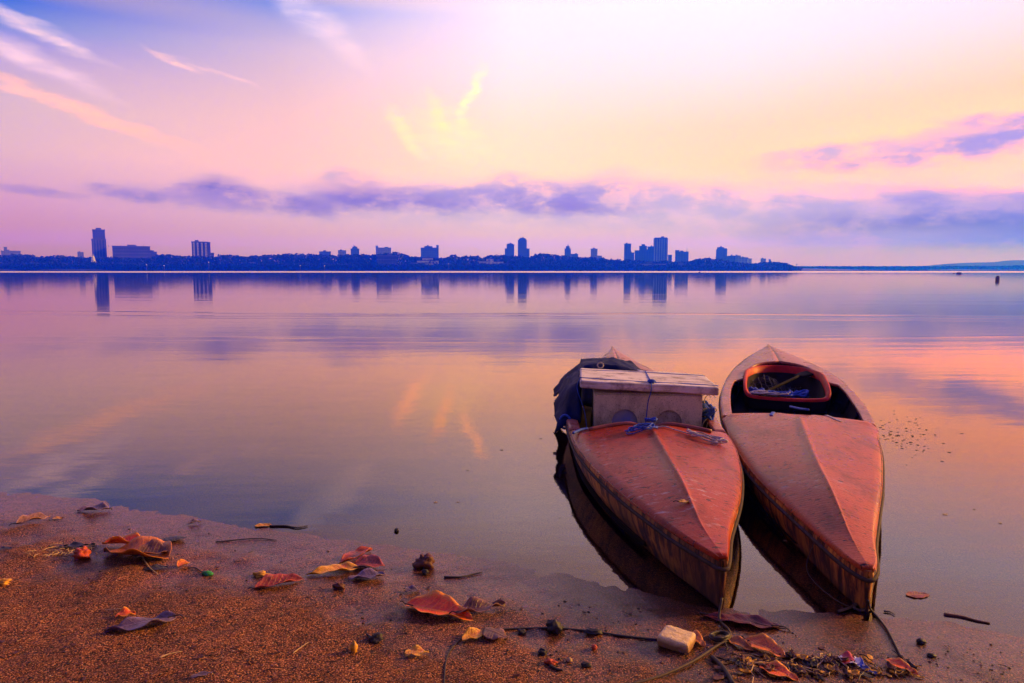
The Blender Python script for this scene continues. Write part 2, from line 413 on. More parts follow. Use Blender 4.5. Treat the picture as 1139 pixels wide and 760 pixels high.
# a few long low wakes left by a passing boat
for y0, sl, amp, wd, ph in ((18.6, -.055, .011, .2, 0), (17.5, -.050, .008, .2, 2), (16.9, -.05, .005, .17, 1), (11.3, .03, .0024, .11, 3), (12.0, .012, .003, .11, 4), (10.2, .02, .0016, .1, 5), (25.0, -.08, .004, .3, 6), (33.0, .02, .004, .4, 7), (27.5, -.07, .003, .3, 8)):
    yl = y0+sl*WX+.25*np.sin(WX*.35+ph)
    a = amp*(.25+.75*vnoise(WX*.25+ph*7, WX*0+ph, 5))
    WZ += a*np.exp(-((WY-yl)/wd)**2)
wi = np.arange(WX.size).reshape(WX.shape)
wq = np.stack([wi[:-1, :-1], wi[:-1, 1:], wi[1:, 1:], wi[1:, :-1]], -1).reshape(-1, 4)
w = np_mesh('water', np.stack([WX, WY, WZ], -1).reshape(-1, 3), wq, m_water()); tag(w, 'calm lake reflecting the evening sky', None, None, 'structure')

# ------------------------------------------------------------------ boats
def boat(name, label, group, bow, stern, wpts, cpts, zpts, kpts, sF, opening, mats, crown, rimh):
    ax = np.array(stern)-np.array(bow); L = float(np.linalg.norm(ax)); rz = -math.atan2(ax[0], ax[1])
    root = empty(name, (bow[0], bow[1], 0), rz, label, 'boat', group)
    W = pchip(wpts); Cc = pchip(cpts); ZG = pchip(zpts); ZK = pchip(kpts)
    S = np.concatenate([np.linspace(0, .5, 16), np.linspace(.56, L-.4, 50), np.linspace(L-.33, L, 10)])
    def prof(s):
        w = float(W(s)); c = float(Cc(s)); zg = float(ZG(s)); zk = float(ZK(s)); hh = zg-zk
        half = [(w, zg), (w+.004, zg-.02), (w+.002, zg-.045), (w*.965, zg-.045-.25*(hh-.045)), (w*.88, zk+.42*hh), (w*.74, zk+.14*hh), (w*.4, zk+.03*hh), (0, zk)]
        return [(c-x, s, z) for x, z in half]+[(c+x, s, z) for x, z in half[-2::-1]]
    hb = MB(); P = [prof(s) for s in S]; hb.grid([r[::-1] for r in P])
    # stem and stern closed by a narrow plank face
    hb.f.append(tuple(range(15))); hb.f.append(tuple(range(len(hb.v)-1, len(hb.v)-16, -1)))
    hull = hb.build('hull', mats['hull'], root); solidify(hull, .016, 1 if False else -1)
    e = hull.modifiers.new('edges', 'EDGE_SPLIT'); e.split_angle = .9
    # rubbing strip
    rb = MB()
    left = [(float(Cc(s)-W(s))-.006, s, float(ZG(s))-.034) for s in S[::-1]]
    right = [(float(Cc(s)+W(s))+.006, s, float(ZG(s))-.034) for s in S]
    path = left+[(float(Cc(0)), -.014, float(ZG(0))-.034)]+right
    rb.tube(path, .0085, 8); rb.build('rub_rail', mats['rail'], root)
    st = MB(); st.tube([(float(Cc(0)), -.006+.02*k/6, float(ZG(0))-.03-(float(ZG(0))-float(ZK(0))-.04)*k/6) for k in range(7)], .011, 8)
    st.build('stem_post', mats['rail'] if mats.get('stem') is None else mats['stem'], root)
    # foredeck
    def deck_z(s, t, rim=True):
        cr = crown*float(sstep(-.1, .75, s))
        a = abs(t); hsh = .85*(1-a)+.15*(1-a*a)
        z = float(ZG(s))+cr*hsh+.010
        z += .011*math.exp(-(a/.04)**2)*float(sstep(.1, .6, s))           # raised centre seam
        ww = .10+.30*math.exp(-(a/.14)**2)
        k = float(sstep(sF-ww, sF+.02, s))**1.4
        zl = rimh[0]+(rimh[1]-rimh[0])*a*a
        z += (zl-z)*k*(1-float(sstep(.86, .98, a)))
        roll = max(0, (a-.88)/.12); z -= .018*roll*roll
        return z
    T = np.concatenate([[-1, -.985, -.96, -.93], np.linspace(-.88, -.12, 16), [-.08, -.05, -.025, 0, .025, .05, .08], np.linspace(.12, .88, 16), [.93, .96, .985, 1]])
    db = MB(); SD = np.concatenate([np.linspace(0.0, .4, 14), np.linspace(.44, sF, 60)])
    db.grid([[(float(Cc(s)+t*(W(s)+.004)), s+(.05*(1-t*t)-.05)*float(sstep(sF-.5, sF, s))*1.0, deck_z(s, t)) for t in T] for s in SD])
    fd = db.build('foredeck', mats['deck'], root); solidify(fd, .014)
    # side decks and aft deck in one sheet with the cockpit left open
    O = opening(W); sb = MB(); A = np.concatenate([np.linspace(sF-.02, 3.5, 26), np.linspace(3.53, 4.7, 60), np.linspace(4.73, L, 18)])
    for sg in (-1, 1):
        rows = []
        for s in A:
            w = float(W(s)); o = min(float(O(s)), w-.012); row = []
            for q in np.linspace(0, 1, 9):
                x = w+.004+(o-w-.004)*q; a = x/max(w, .02)
                z = float(ZG(s))+.008+.045*(1-a*a)*float(sstep(3.6, 4.6, s))
                if q == 0: z -= .014
                elif q < .14: z -= .002
                row.append((float(Cc(s))+sg*x, s, z))
            if sg > 0: row = row[::-1]
            rows.append(row)
        sb.grid(rows)
    sd = sb.build('side_deck', mats['aft'], root); solidify(sd, .022)
    # boarded floor
    fb = MB(); nb = 7
    SF = np.linspace(.5, L-.45, 36)
    for k in range(nb):
        t0 = -1+2*k/nb+.012; t1 = -1+2*(k+1)/nb-.012
        fb.grid([[(float(Cc(s)+t*W(s)*.86), s, .042+.03*max(0, (s-3.6))) for t in (t0, t1)] for s in SF])
    fl = fb.build('floor_boards', M['inner'], root, smooth=False); solidify(fl, .02)
    f2 = MB(); f2.grid([[(float(Cc(s)+t*(W(s)*.93)), s, .026+.03*max(0, (s-3.6))) for t in (-1, 1)] for s in SF]); f2.build('bilge_lining', M['inner'], root)
    ln = MB(); ln.grid([[(p[0]*.955+float(Cc(s))*.045, s, p[2]) for p in prof(s)[2:13]] for s in S[14:-6]]); ln.build('inner_lining', M['inner'], root)
    # ribs
    for s in np.arange(sF+.25, 4.3, .45):
        r_ = MB(); r_.tube([(float(Cc(s))+.93*(p[0]-float(Cc(s))), s, p[2]) for p in prof(s)[2:6]], .011, 5)
        r_.build('rib', M['inner'], root)
        r_ = MB(); r_.tube([(float(Cc(s))+.93*(p[0]-float(Cc(s))), s, p[2]) for p in prof(s)[9:13]], .011, 5)
        r_.build('rib', M['inner'], root)
    return root, dict(W=W, C=Cc, ZG=ZG, ZK=ZK, L=L, rz=rz, deck_z=deck_z, bow=bow)

def loc2w(B, x, s, z):
    c, n = math.cos(B['rz']), math.sin(B['rz'])
    return (B['bow'][0]+x*c-s*n, B['bow'][1]+x*n+s*c, z)

GB = 'old canoes pulled up at the shore'
matsA = dict(hull=M['hull_a'], rail=M['rail'], deck=M['paint_a'], aft=M['aft_a'], stem=M['hull_a'])
matsB = dict(hull=M['hull_b'], rail=M['rail'], deck=M['paint_b'], aft=M['aft_a'], stem=M['hull_b'])
wA = [(0, .012), (.1, .055), (.35, .15), (.68, .268), (1.09, .378), (1.5, .45), (1.95, .482), (2.4, .505), (3.0, .48), (3.6, .39), (4.2, .235), (4.6, .13), (4.99, .012)]
boatA, BA = boat('canoe', 'red wooden canoe carrying a foam box and a navy tarp', GB, (.740, 2.300), (1.077, 7.284), wA,
    [(0, 0), (.3, -.03), (1.5, -.036), (2.4, -.03), (3.6, -.01), (4.99, 0)],
    [(0, .190), (.6, .200), (1.5, .215), (2.5, .225), (3.6, .262), (4.99, .33)],
    [(0, .0), (.4, -.03), (1.5, -.09), (3.5, -.1), (4.6, -.03), (4.99, .05)], 1.80,
    lambda W: pchip([(1.7, .40), (1.95, .415), (2.4, .44), (3.0, .415), (3.5, .34), (3.8, .27), (3.95, .15), (4.02, .0), (4.99, 0)]), matsA, .060, (.240, .224))
wB = [(0, .012), (.06, .042), (.3, .105), (.63, .197), (1.0, .292), (1.64, .405), (1.9, .432), (2.3, .474), (3.0, .505), (3.6, .49), (4.2, .43), (4.7, .325), (5.0, .245), (5.3, .13), (5.518, .012)]
boatB, BB = boat('canoe', 'empty salmon red canoe with an open cockpit and a red tub', GB, (1.252, 2.300), (2.861, 7.582), wB,
    [(0, 0), (.3, -.028), (1.05, -.05), (1.64, -.04), (2.3, -.015), (3.0, .008), (4.2, .04), (4.9, .03), (5.518, 0)],
    [(0, .150), (.6, .168), (1.64, .198), (3.0, .215), (4.2, .252), (5.518, .318)],
    [(0, -.015), (.4, -.05), (1.5, -.1), (3.5, -.1), (4.8, -.03), (5.518, .06)], 2.22,
    lambda W: pchip([(2.15, .40), (2.6, .425), (3.2, .435), (3.62, .415), (3.74, .34), (4.0, .325), (4.25, .26), (4.4, .165), (4.46, .06), (4.48, 0), (5.518, 0)]), matsB, .072, (.249, .236))

# the curved slat across the red canoe's deck edge
cb = MB(); n = 30
pa = [(-.035+.36*q, 1.745-.07*q*q, BA['deck_z'](1.745-.07*q*q, q*.8)+.008) for q in np.linspace(-1, 1, n)]
cb.tube(pa, [.014]*n, 8, 1.0); cb.build('coaming', M['coam'], boatA)

# boat B: the red tub set into the aft cockpit
def tub():
    C = BB['C']; rim = []
    pts = [(-.315, 4.0, .275), (-.325, 3.75, .258), (-.325, 3.55, .235), (-.315, 3.40, .195), (-.27, 3.33, .165), (-.1, 3.31, .155), (.1, 3.31, .155), (.27, 3.33, .165), (.315, 3.40, .195), (.325, 3.55, .235), (.325, 3.75, .258), (.315, 4.0, .275), (.24, 4.27, .272), (.12, 4.40, .272), (0, 4.44, .272), (-.12, 4.40, .272), (-.24, 4.27, .272)]
    P = smooth_path(pts+[pts[0]], 5)[:-1]
    rows = []
    for k, (sc, dz) in enumerate(((1.05, -.012), (1.04, .006), (1.0, .010), (.965, .004), (.945, -.06), (.86, None))):
        row = []
        for x, s, z in P:
            cx, cs = 0.0, 3.88
            zz = .075 if dz is None else (z+dz if dz > -.05 else max(.085, z-.08))
            row.append((float(C(s))+cx+(x-cx)*sc, cs+(s-cs)*sc, zz))
        rows.append(row)
    t = MB(); t.grid(rows, True)
    o = len(rows)-1; m = len(P); t.f.append(tuple(o*m+i for i in range(m)))
    # outer wall below the rim
    low = [[(float(C(s))+x*1.06, 3.88+(s-3.88)*1.06, z-.012) for x, s, z in P], [(float(C(s))+x*1.0, 3.88+(s-3.88)*1.0, .06) for x, s, z in P]]
    lw = MB(); lw.grid(low, True)
    ob = t.build('stern_tub', M['red_tub'], boatB)
    lw.build('tub_shell', M['inner'], ob)
    # dark inside lining
    d = MB(); d.grid([[(float(C(s))+x*.938, 3.88+(s-3.88)*.938, max(.09, z-.055)) for x, s, z in P], [(float(C(s))+x*.83, 3.88+(s-3.88)*.83, .082) for x, s, z in P]], True)
    d.f.append(tuple(m+i for i in range(m)))
    d.build('tub_lining', M['inner'], ob)
tub()

# ------------------------------------------------------------------ ropes, nets on the boats
def rope_thing(name, label, cat, pts, r, mat, group=None, k=6, n=6, flat=1.0):
    p0 = pts[0]; b = MB(); P = smooth_path([(p[0]-p0[0], p[1]-p0[1], p[2]-p0[2]) for p in pts], k)
    b.tube(P, r, n, flat); o = b.build(name, mat, loc=p0); return tag(o, label, cat, group)
def coil(name, label, B, x, s, z, rx, ry, turns, r, mat, rz=0.0, jit=.25, cat='rope'):
    pts = []; R = random.Random(int(abs(x*997)+s*91))
    for i in range(turns*9):
        a = i/9*2*PI; q = 1+R.uniform(-jit, jit)
        lx = rx*q*math.cos(a); ly = ry*q*math.sin(a)
        wx = x+lx*math.cos(rz)-ly*math.sin(rz); ws = s+lx*math.sin(rz)+ly*math.cos(rz)
        zz = (z(wx, ws) if callable(z) else z)+r+i/9*r*.4+R.uniform(0, r+ry*.7)
        pts.append(loc2w(B, wx, ws, zz))
    return rope_thing(name, label, cat, pts, r, mat, None, 4, 5)
def dA(x, s): return BA['deck_z'](s, (x-float(BA['C'](s)))/max(float(BA['W'](s)), .05))
def dB(x, s): return BB['deck_z'](s, (x-float(BB['C'](s)))/max(float(BB['W'](s)), .05))
coil('deck_rope', 'small blue rope coil on the red canoe deck, left of the ridge', BA, -.115, 1.53, dA, .085, .040, 5, .0036, M['rope_blue'], .35, .4)
coil('deck_rope', 'pale rope hank lying near the right edge of the red deck', BA, .245, 1.47, dA, .095, .036, 5, .0036, M['rope_pale'], -.55, .35)
coil('deck_rope', 'blue knot of rope on the middle of the curved slat', BA, -.02, 1.745, lambda x, s: dA(x, s)+.034, .03, .014, 4, .006, M['rope_blue'], .1)
rope_thing('deck_rope', 'short pale cord running along the slat on the red deck', 'rope', [loc2w(BA, x, s, dA(x, s)+.008) for x, s in ((-.10, 1.58), (-.02, 1.62), (.04, 1.63), (.10, 1.58), (.18, 1.52))], .004, M['rope_pale'])
rope_thing('deck_rope', 'blue rope hitched round the left gunwale beside the tarp', 'rope', [loc2w(BA, -.53+.035*math.cos(a), 2.05+a*.014, .20+.05*math.sin(a)) for a in np.linspace(0, 6*PI, 40)], .008, M['rope_blue'], None, 2)
rope_thing('deck_rope', 'blue scrap of rope at the left edge of the red deck', 'rope', [loc2w(BA, x, s, .245) for x, s in ((-.49, 1.60), (-.46, 1.66), (-.43, 1.70), (-.40, 1.72))], .008, M['rope_blue'])
rope_thing('deck_rope', 'blue strap over the salmon deck edge, left of the ridge', 'strap', [loc2w(BB, x, s, dB(x, min(s, 2.2))+dz) for x, s, dz in ((-.19, 2.06, .003), (-.18, 2.11, .003), (-.17, 2.16, .003), (-.165, 2.20, .003), (-.16, 2.235, -.03))], .013, M['rope_blue'], None, 4, 6, .25)
rope_thing('deck_rope', 'pale strap over the salmon deck edge, right of the ridge', 'strap', [loc2w(BB, x, s, dB(x, min(s, 2.2))+dz) for x, s, dz in ((.22, 2.06, .003), (.19, 2.11, .003), (.165, 2.16, .003), (.155, 2.21, .003), (.15, 2.235, -.02))], .012, M['rope_pale'], None, 4, 6, .25)
rope_thing('blue_stick', 'blue stick poking up inside the salmon canoe cockpit', 'stick', [loc2w(BB, x, s, z) for x, s, z in ((-.01, 2.75, .20), (.02, 2.45, .245), (.05, 2.22, .285))], .008, M['rope_blue'], None, 3)
coil('tub_rope', 'tangle of blue and pale rope on the tub lip', BB, -.05, 3.36, .165, .08, .035, 6, .005, M['rope_blue'], 0, .5)
coil('tub_rope', 'pale rope heaped beside the blue rope on the tub lip', BB, -.10, 3.34, .165, .12, .03, 6, .005, M['rope_pale'], .1, .5)
coil('tub_rope', 'blue cord inside the red tub, right side', BB, .14, 3.66, .10, .07, .05, 4, .011, M['rope_blue'], .4)
coil('tub_rope', 'blue cord inside the red tub, left side', BB, -.20, 3.72, .10, .05, .05, 4, .011, M['rope_blue'], .4)
# fishing net heaped in the tub: a mesh of crossing cords
nb_ = MB()
def netz(x, s): return .10+.13*math.exp(-((x+.12)/.13)**2-((s-4.0)/.22)**2)+.02*math.sin(x*40)*math.cos(s*30)
for i in range(11):
    x = -.26+.045*i; nb_.tube([loc2w(BB, .02+x+.02*math.sin(s*9), s, netz(x, s)) for s in np.linspace(3.6, 4.25, 16)], .0025, 4)
for i in range(13):
    s = 3.6+.052*i; nb_.tube([loc2w(BB, .02+x, s+.02*math.sin(x*22), netz(x, s)) for x in np.linspace(-.26, .2, 14)], .0025, 4)
tag(nb_.build('fishing_net', M['net']), 'dark fishing net heaped inside the red tub', 'fishing net')
pb = MB(); pb.grid([[loc2w(BB, x, s, z) for x, z in ((.02, .11), (.10, .14))] for s in (3.55, 3.9, 4.2)])
pdl = empty('paddle', loc2w(BB, .0, 3.5, .12), 0, 'dark paddle lying across the inside of the tub', 'paddle')
def loc(o, p): return (p[0]-o.location[0], p[1]-o.location[1], p[2]-o.location[2])
sh = MB(); sh.tube([loc(pdl, loc2w(BB, -.18+.36*q, 3.6+.5*q, .13+.10*q)) for q in np.linspace(0, 1, 8)], .013, 7); sh.build('shaft', M['inner'], pdl)
bl = MB(); bl.grid([[loc(pdl, loc2w(BB, .18+.14*q+wd*.05, 4.1+.14*q-wd*.05, .235+.03*q)) for wd in (-1+.5*abs(q-.5), -.3, .3, 1-.5*abs(q-.5))] for q in np.linspace(0, 1, 6)])
solidify(bl.build('blade', M['inner'], pdl), .012)
rope_thing('mooring_line', 'thin pale line hanging from the salmon canoe into the water', 'rope', [loc2w(BB, -.135, .30, .13), loc2w(BB, -.17, .22, .03), loc2w(BB, -.10, .06, .005), loc2w(BB, -.03, -.02, .008)], .002, M['rope_brown'])

# ------------------------------------------------------------------ foam box on boat A
fx = loc2w(BA, -.005, 2.02, 0)
frz = BA['rz']-.03
fbx = empty('foam_box', (fx[0], fx[1], .066), frz, 'grimy white foam box tied shut in the red canoe', 'box', None)
def rbox(b, w, d, z0, z1): b.box(-w/2, w/2, 0, d, z0, z1)
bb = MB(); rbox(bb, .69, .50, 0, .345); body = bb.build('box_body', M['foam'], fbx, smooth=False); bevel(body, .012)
AR = (-.145, .135); AW = .082; A0 = .155; DP = .016
def arch_low(x):
    for c in AR:
        if abs(x-c) < AW-1e-6: return A0+math.sqrt(max(0, AW*AW-(x-c)**2))*1.05
    return .0
ft = MB(); xe = [-.340]
for c in AR: xe += list(c+AW*np.sin(np.linspace(-PI/2, PI/2, 25)))
xe += [.340]; TOPZ = .334
for i in range(len(xe)-1):
    x0_, x1_ = xe[i], xe[i+1]; mid_ = (x0_+x1_)/2
    inside = any(abs(mid_-c) < AW for c in AR)
    z0_ = arch_low(x0_) if inside else .012; z1_ = arch_low(x1_) if inside else .012
    if inside:
        z0_ = max(z0_, A0); z1_ = max(z1_, A0)
    ft.add([(x0_, -DP, z0_), (x1_, -DP, z1_), (x1_, -DP, TOPZ), (x0_, -DP, TOPZ), (x0_, -.0015, z0_), (x1_, -.0015, z1_)], [(0, 1, 2, 3), (4, 5, 1, 0)])
for c in AR:
    for sg in (-1, 1):
        x = c+sg*AW; q_ = [(x, -DP, .012), (x, -.0015, .012), (x, -.0015, A0), (x, -DP, A0)]; ft.add(q_, [(0, 1, 2, 3) if sg < 0 else (3, 2, 1, 0)])
ft.add([(-.34, -DP, .012), (-.34, -.0015, .012), (-.34, -.0015, TOPZ), (-.34, -DP, TOPZ)], [(3, 2, 1, 0)]); ft.add([(.34, -DP, .012), (.34, -.0015, .012), (.34, -.0015, TOPZ), (.34, -DP, TOPZ)], [(0, 1, 2, 3)])
ft.add([(-.34, -DP, TOPZ), (.34, -DP, TOPZ), (.34, -.0015, TOPZ), (-.34, -.0015, TOPZ)], [(0, 1, 2, 3)])
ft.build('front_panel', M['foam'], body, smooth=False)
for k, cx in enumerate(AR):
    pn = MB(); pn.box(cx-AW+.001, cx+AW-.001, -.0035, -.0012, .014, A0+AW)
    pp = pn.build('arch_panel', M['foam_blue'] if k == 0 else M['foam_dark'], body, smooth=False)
    if k == 0: pp['label'] = 'arched panel with a painted blue reflection'
lb = MB(); xsl = np.linspace(-.435, .435, 30)
ysl = np.linspace(-.05, .51, 12)
lidg = []
for x in xsl:
    lidg.append([(x, y+.012*math.sin(x*9), .360-.016*(x/.435)+.012*math.cos(x*5)*0+.006*float(vnoise(x*8, y*8, 4))) for y in ysl])
lb.grid([r[::-1] for r in lidg]); lid = lb.build('lid', M['lid'], fbx, smooth=False); solidify(lid, .052, 1); bevel(lid, .012, 3)
def lz(x): return .360-.016*(x/.435)+.056
r1 = MB(); r1.tube(smooth_path([(-.435, .06, lz(-.43)), (-.2, .03, lz(-.2)), (.02, .01, lz(0)), (.2, .03, lz(.2)), (.44, .01, lz(.44))], 5), .0032, 6)
r1.tube(smooth_path([(.03, .50, lz(0)), (.025, .25, lz(0)), (.02, .0, lz(0)+.002), (.015, -.062, lz(0)-.01), (.012, -.066, lz(0)-.05), (0, -.030, .30), (-.01, -.022, .18), (-.02, -.022, .02)], 5), .0032, 6)
r1.tube(smooth_path([(-.43, .40, lz(-.43)), (-.1, .44, lz(-.1)), (.2, .43, lz(.2)), (.39, .42, lz(.39)), (.43, .40, lz(.43)-.004), (.444, .38, .36)], 4), .0032, 6)
r1.tube(smooth_path([(-.43, .06, lz(-.43)), (-.452, .05, .36), (-.40, .03, .2), (-.38, 0, .02)], 5), .003, 6)
r1.build('tie_rope', M['rope_blue'], fbx)
kn = MB(); kn.blob((.02, -.015, lz(0)+.008), .02, 3, 8, 6, .35, (1.3, 1, .7)); kn.build('knot', M['rope_blue'], fbx)

# loops of pale wire and blue cord right of the box
for k, (dx, lab) in enumerate(((0, 'outer loop of thin wire beside the foam box'), (.035, 'inner loop of thin wire beside the foam box'))):
    pts = []
    for a in np.linspace(0, 5*PI, 34):
        pts.append(loc2w(BA, .385+dx*.8+.03*math.cos(a), 2.12+.05*math.sin(a*.7), .37-.012*a+.03*math.sin(a)))
    rope_thing('wire_loop', lab, 'wire', pts, .0028, M['wire'], None, 3, 5)
coil('rope_heap', 'heap of dark blue cord stowed right of the foam box', BA, .40, 2.2, lambda x, s: .20, .035, .12, 7, .009, M['rope_blue'], .1)

# tarp over the gear behind the box
tb = MB(); rows = []
for i, a in enumerate(np.linspace(0, 1, 52)):
    row = []
    for j, q in enumerate(np.linspace(0, 1, 40)):
        x = -.595+.77*a
        sf = 2.00+.62*float(sstep(.20, .27, a))
        s = sf+(3.45-sf)*q+.05*math.sin(a*17)*(1-q)*(1 if a < .2 else .3)
        prof_ = float(np.interp(x, [-.625, -.56, -.47, -.40, -.15, 0, .18], [.27, .32, .42, .475, .49, .46, .33]))
        rise = float(sstep(-.06, .16, q)); fall = 1-float(sstep(.62, 1.0, q))
        z = .16+(prof_-.16)*rise*(.25+.75*fall)
        z += .075*float(fbm(x*6+3, s*5, 21, 4))+.03*abs(float(fbm(x*14+1, s*11, 5, 3)))
        if a < .1: z += .03*math.sin(s*19)-.05*(1-a/.1)
        row.append(loc2w(BA, x+.03*float(fbm(s*7, a*9, 31))*3*(1-a), s, max(z, .12)))
    rows.append(row)
tb.grid([r[::-1] for r in rows]); tarp = tb.build('tarp', M['tarp']); solidify(tarp, .006); tag(tarp, 'dark navy tarp bunched over gear behind the foam box', 'tarp')
ey = MB(); ey.tube([loc2w(BA, -.27+.022*math.cos(a), 2.66+.01*math.sin(a), .50+.018*math.sin(a)) for a in np.linspace(0, 2*PI, 18)], .005, 6); ey.build('eyelet', M['wire'], tarp)
shb = MB(); shb.grid([[loc2w(BA, .02+.42*a, 2.75+.35*q, .40-.05*a+.03*math.sin(q*5)+.02*float(fbm(a*6, q*6, 8))) for q in np.linspace(0, 1, 14)] for a in np.linspace(0, 1, 18)])
shb.grid([[loc2w(BA, .02+.42*a, 2.75-.01*math.sin(a*20), .40-.05*a+.02*float(fbm(a*6, 0, 8))-.16*q) for q in np.linspace(0, 1, 8)] for a in np.linspace(0, 1, 18)])
so = shb.build('folded_sheet', M['sheet']); solidify(so, .012); tag(so, 'folded lilac grey sheet over gear at the rear of the red canoe', 'sheet')

# ------------------------------------------------------------------ leaves and litter on the sand
def leaf(label, base, tip, wr, mat, arch=.15, fold=.2, wave=.1, roll=0.0, yaw=0.0, lift=.004, lmul=1.0, name='fallen_leaf', cat='leaf', stem=.18, seed=0, group='fallen leaves on the shore', host=None):
    a = np.array(ground(*base)); b = np.array(ground(*tip)) if host is None else None
    if host is not None: a, b = np.array(host[0]), np.array(host[1])
    d = b-a; L = float(np.linalg.norm(d[:2]))*lmul; hd = math.atan2(d[1], d[0])+yaw
    N, Mm = 22, 13; Wd = L*wr/2; R = random.Random(seed+int(base[0])); ph = R.uniform(0, 6)
    rows = []
    for i in range(N):
        q = i/(N-1)
        wq = Wd*(math.sin(PI*min(1, q**.85))**.75)*(1.15-.3*q)+.0008 if 0 < q < 1 else .0008
        row = []
        for j in range(Mm):
            t = -1+2*j/(Mm-1); y = t*wq
            z = L*arch*.55*math.sin(PI*q)+L*.35*max(arch, .06)*max(0, q-.7)**1.5*3+L*.12*max(0, .2-q)
            yy, zz = y, abs(t)**1.5*wq*fold*(1.7 if t > 0 else 1.1)
            if roll:
                ang = roll*t*(1 if t > 0 else .55)*PI*.8; rad = wq/(roll*PI*.8*.8+.001)
                yy = rad*math.sin(ang)*.9; zz = rad*(1-math.cos(ang))
            zz += L*wave*.25*math.sin(q*11+ph+t*2)*abs(t)**1.5
            zz += L*.02*math.sin(q*23+t*5+ph)*abs(t)
            row.append((q*L-L/2, yy, z+zz))
        rows.append(row)
    zmin = min(p[2] for r in rows for p in r)
    rows = [[(p[0], p[1], (p[2]-zmin)*.62) for p in r] for r in rows]
    m = MB(); m.grid([r[::-1] for r in rows]); uvs = [(i/(N-1), abs(1-2*j/(Mm-1)), 0) for i in range(N) for j in range(Mm)]
    mid = (a+b)/2; g_ = max(float(terrain_z(mid[0], mid[1])), 0.0) if host is None else mid[2]
    o = m.build(name, LEAFM[mat] if isinstance(mat, str) else mat, loc=(mid[0], mid[1], g_+lift), rz=hd)
    at = o.data.attributes.new('leaf_uv', 'FLOAT_VECTOR', 'POINT')
    if len(at.data) == len(uvs): at.data.foreach_set('vector', [c for t3 in uvs for c in t3])
    solidify(o, .0011)
    tag(o, label, cat, group)
    if stem:
        c = rows[0][Mm//2]; st_ = MB()
        st_.tube(smooth_path([(c[0]+.12*L, 0, rows[3][Mm//2][2]+.001), (c[0], 0, c[2]+.002), (c[0]-L*stem*.5, L*.03, c[2]+.004), (c[0]-L*stem, L*.06, max(.001, c[2]*.3))], 4), [.0022]*13, 5)
        st_.build('leaf_stem', M['twig'], o)
    return o
leaf('large orange brown leaf curling its red edge upright, far left', (188, 622), (116, 617), .62, 'brownorange', .05, .55, .25, stem=0, seed=1)
leaf('red brown leaf edge standing behind the large curled leaf', (160, 609), (114, 607), .42, 'redorange', .12, 1.0, .3, stem=0, seed=2)
leaf('brown curled leaf touching the right of the large curled leaf', (150, 621), (190, 618), .75, 'brown', .16, .7, .25, stem=.1, seed=3)
leaf('nearly black leaf under the straw stem, far left', (160, 634), (187, 633), .5, 'dark', .08, .2, .1, stem=0, seed=4)
leaf('lilac grey leaf with raised edges at the waterline', (122, 568), (86, 569), .55, 'purple', .03, .5, .35, stem=.1, seed=5)
leaf('tan crumpled leaf at the far left waterline', (18, 585), (56, 577), .5, 'tan', .16, .6, .3, stem=.2, seed=6)
leaf('small yellow leaf piece beside the tan crumpled leaf', (58, 578), (69, 577), .6, 'yellow', .1, .3, .2, stem=0, seed=7)
leaf('black domed leaf lying alone near the waterline', (182, 602), (208, 602), .7, 'dark', .22, -.25, .05, stem=0, seed=8)
leaf('purple grey leaf with dark rolled ends, lower left', (196, 690), (116, 704), .50, 'purple', .06, .5, .35, roll=.32, stem=.12, seed=9)
leaf('crumbled red leaf scrap behind the purple grey leaf', (128, 689), (151, 686), .7, 'redorange', .22, .6, .5, stem=0, seed=10)
leaf('long maroon leaf with folded red tip', (282, 655), (338, 645), .36, 'maroon', .05, .75, .15, stem=.1, seed=11)
leaf('bright yellow and orange leaf left of the rolled leaves', (400, 634), (341, 641), .38, 'yellow', .06, .4, .15, stem=.15, seed=12)
leaf('brown red rolled leaf, topmost of the cluster', (412, 612), (376, 628), .60, 'maroon', .10, .3, .2, roll=.45, stem=0, seed=13)
leaf('dull red leaf lying right in the cluster', (394, 629), (428, 632), .70, 'maroon', .08, .45, .2, stem=0, seed=14)
leaf('flat lilac leaf below the red leaf in the cluster', (428, 643), (387, 645), .55, 'purple', .04, .4, .3, stem=0, seed=15)
leaf('glowing orange leaf cupped upward, centre of the shore', (451, 675), (526, 692), .42, 'redorange', .06, .6, .12, stem=.12, seed=16)
leaf('brown wrinkled leaf behind the glowing orange leaf', (507, 685), (562, 676), .36, 'brown', .08, .5, .4, stem=.12, seed=17)
leaf('yellow brown rolled leaf beside the dark cord', (514, 715), (546, 704), .55, 'yellow', .12, .4, .3, roll=.4, stem=0, seed=18)
leaf('grey brown leaf half over the rolled yellow leaf', (538, 704), (564, 714), .75, 'brown', .16, -.2, .25, stem=0, seed=19)
leaf('small yellow crinkled leaf at the bottom edge', (450, 729), (477, 728), .6, 'yellow', .16, .3, .4, stem=0, seed=20)
leaf('tiny dark purple leaf scrap near the brown husk', (450, 659), (467, 658), .6, 'purple', .15, .5, .4, stem=0, seed=21)
leaf('long dark red leaf in front of the red canoe bow', (868, 699), (782, 686), .30, 'darkred', .03, .3, .08, stem=.12, seed=22)
leaf('red brown curled leaf leaning behind the foam brick', (758, 706), (784, 722), .62, 'brownorange', .12, .6, .3, roll=.3, stem=0, seed=23)
leaf('orange brown leaf right of the rope knot', (811, 713), (838, 726), .52, 'brownorange', .1, .45, .2, stem=0, seed=24)
leaf('broad tan orange leaf near the bottom right', (828, 714), (874, 733), .55, 'orange', .09, .45, .15, stem=.1, seed=25)
leaf('bright red leaf at the bottom edge, under the tan leaf', (844, 741), (888, 757), .52, 'redorange', .07, .35, .2, stem=0, seed=26)
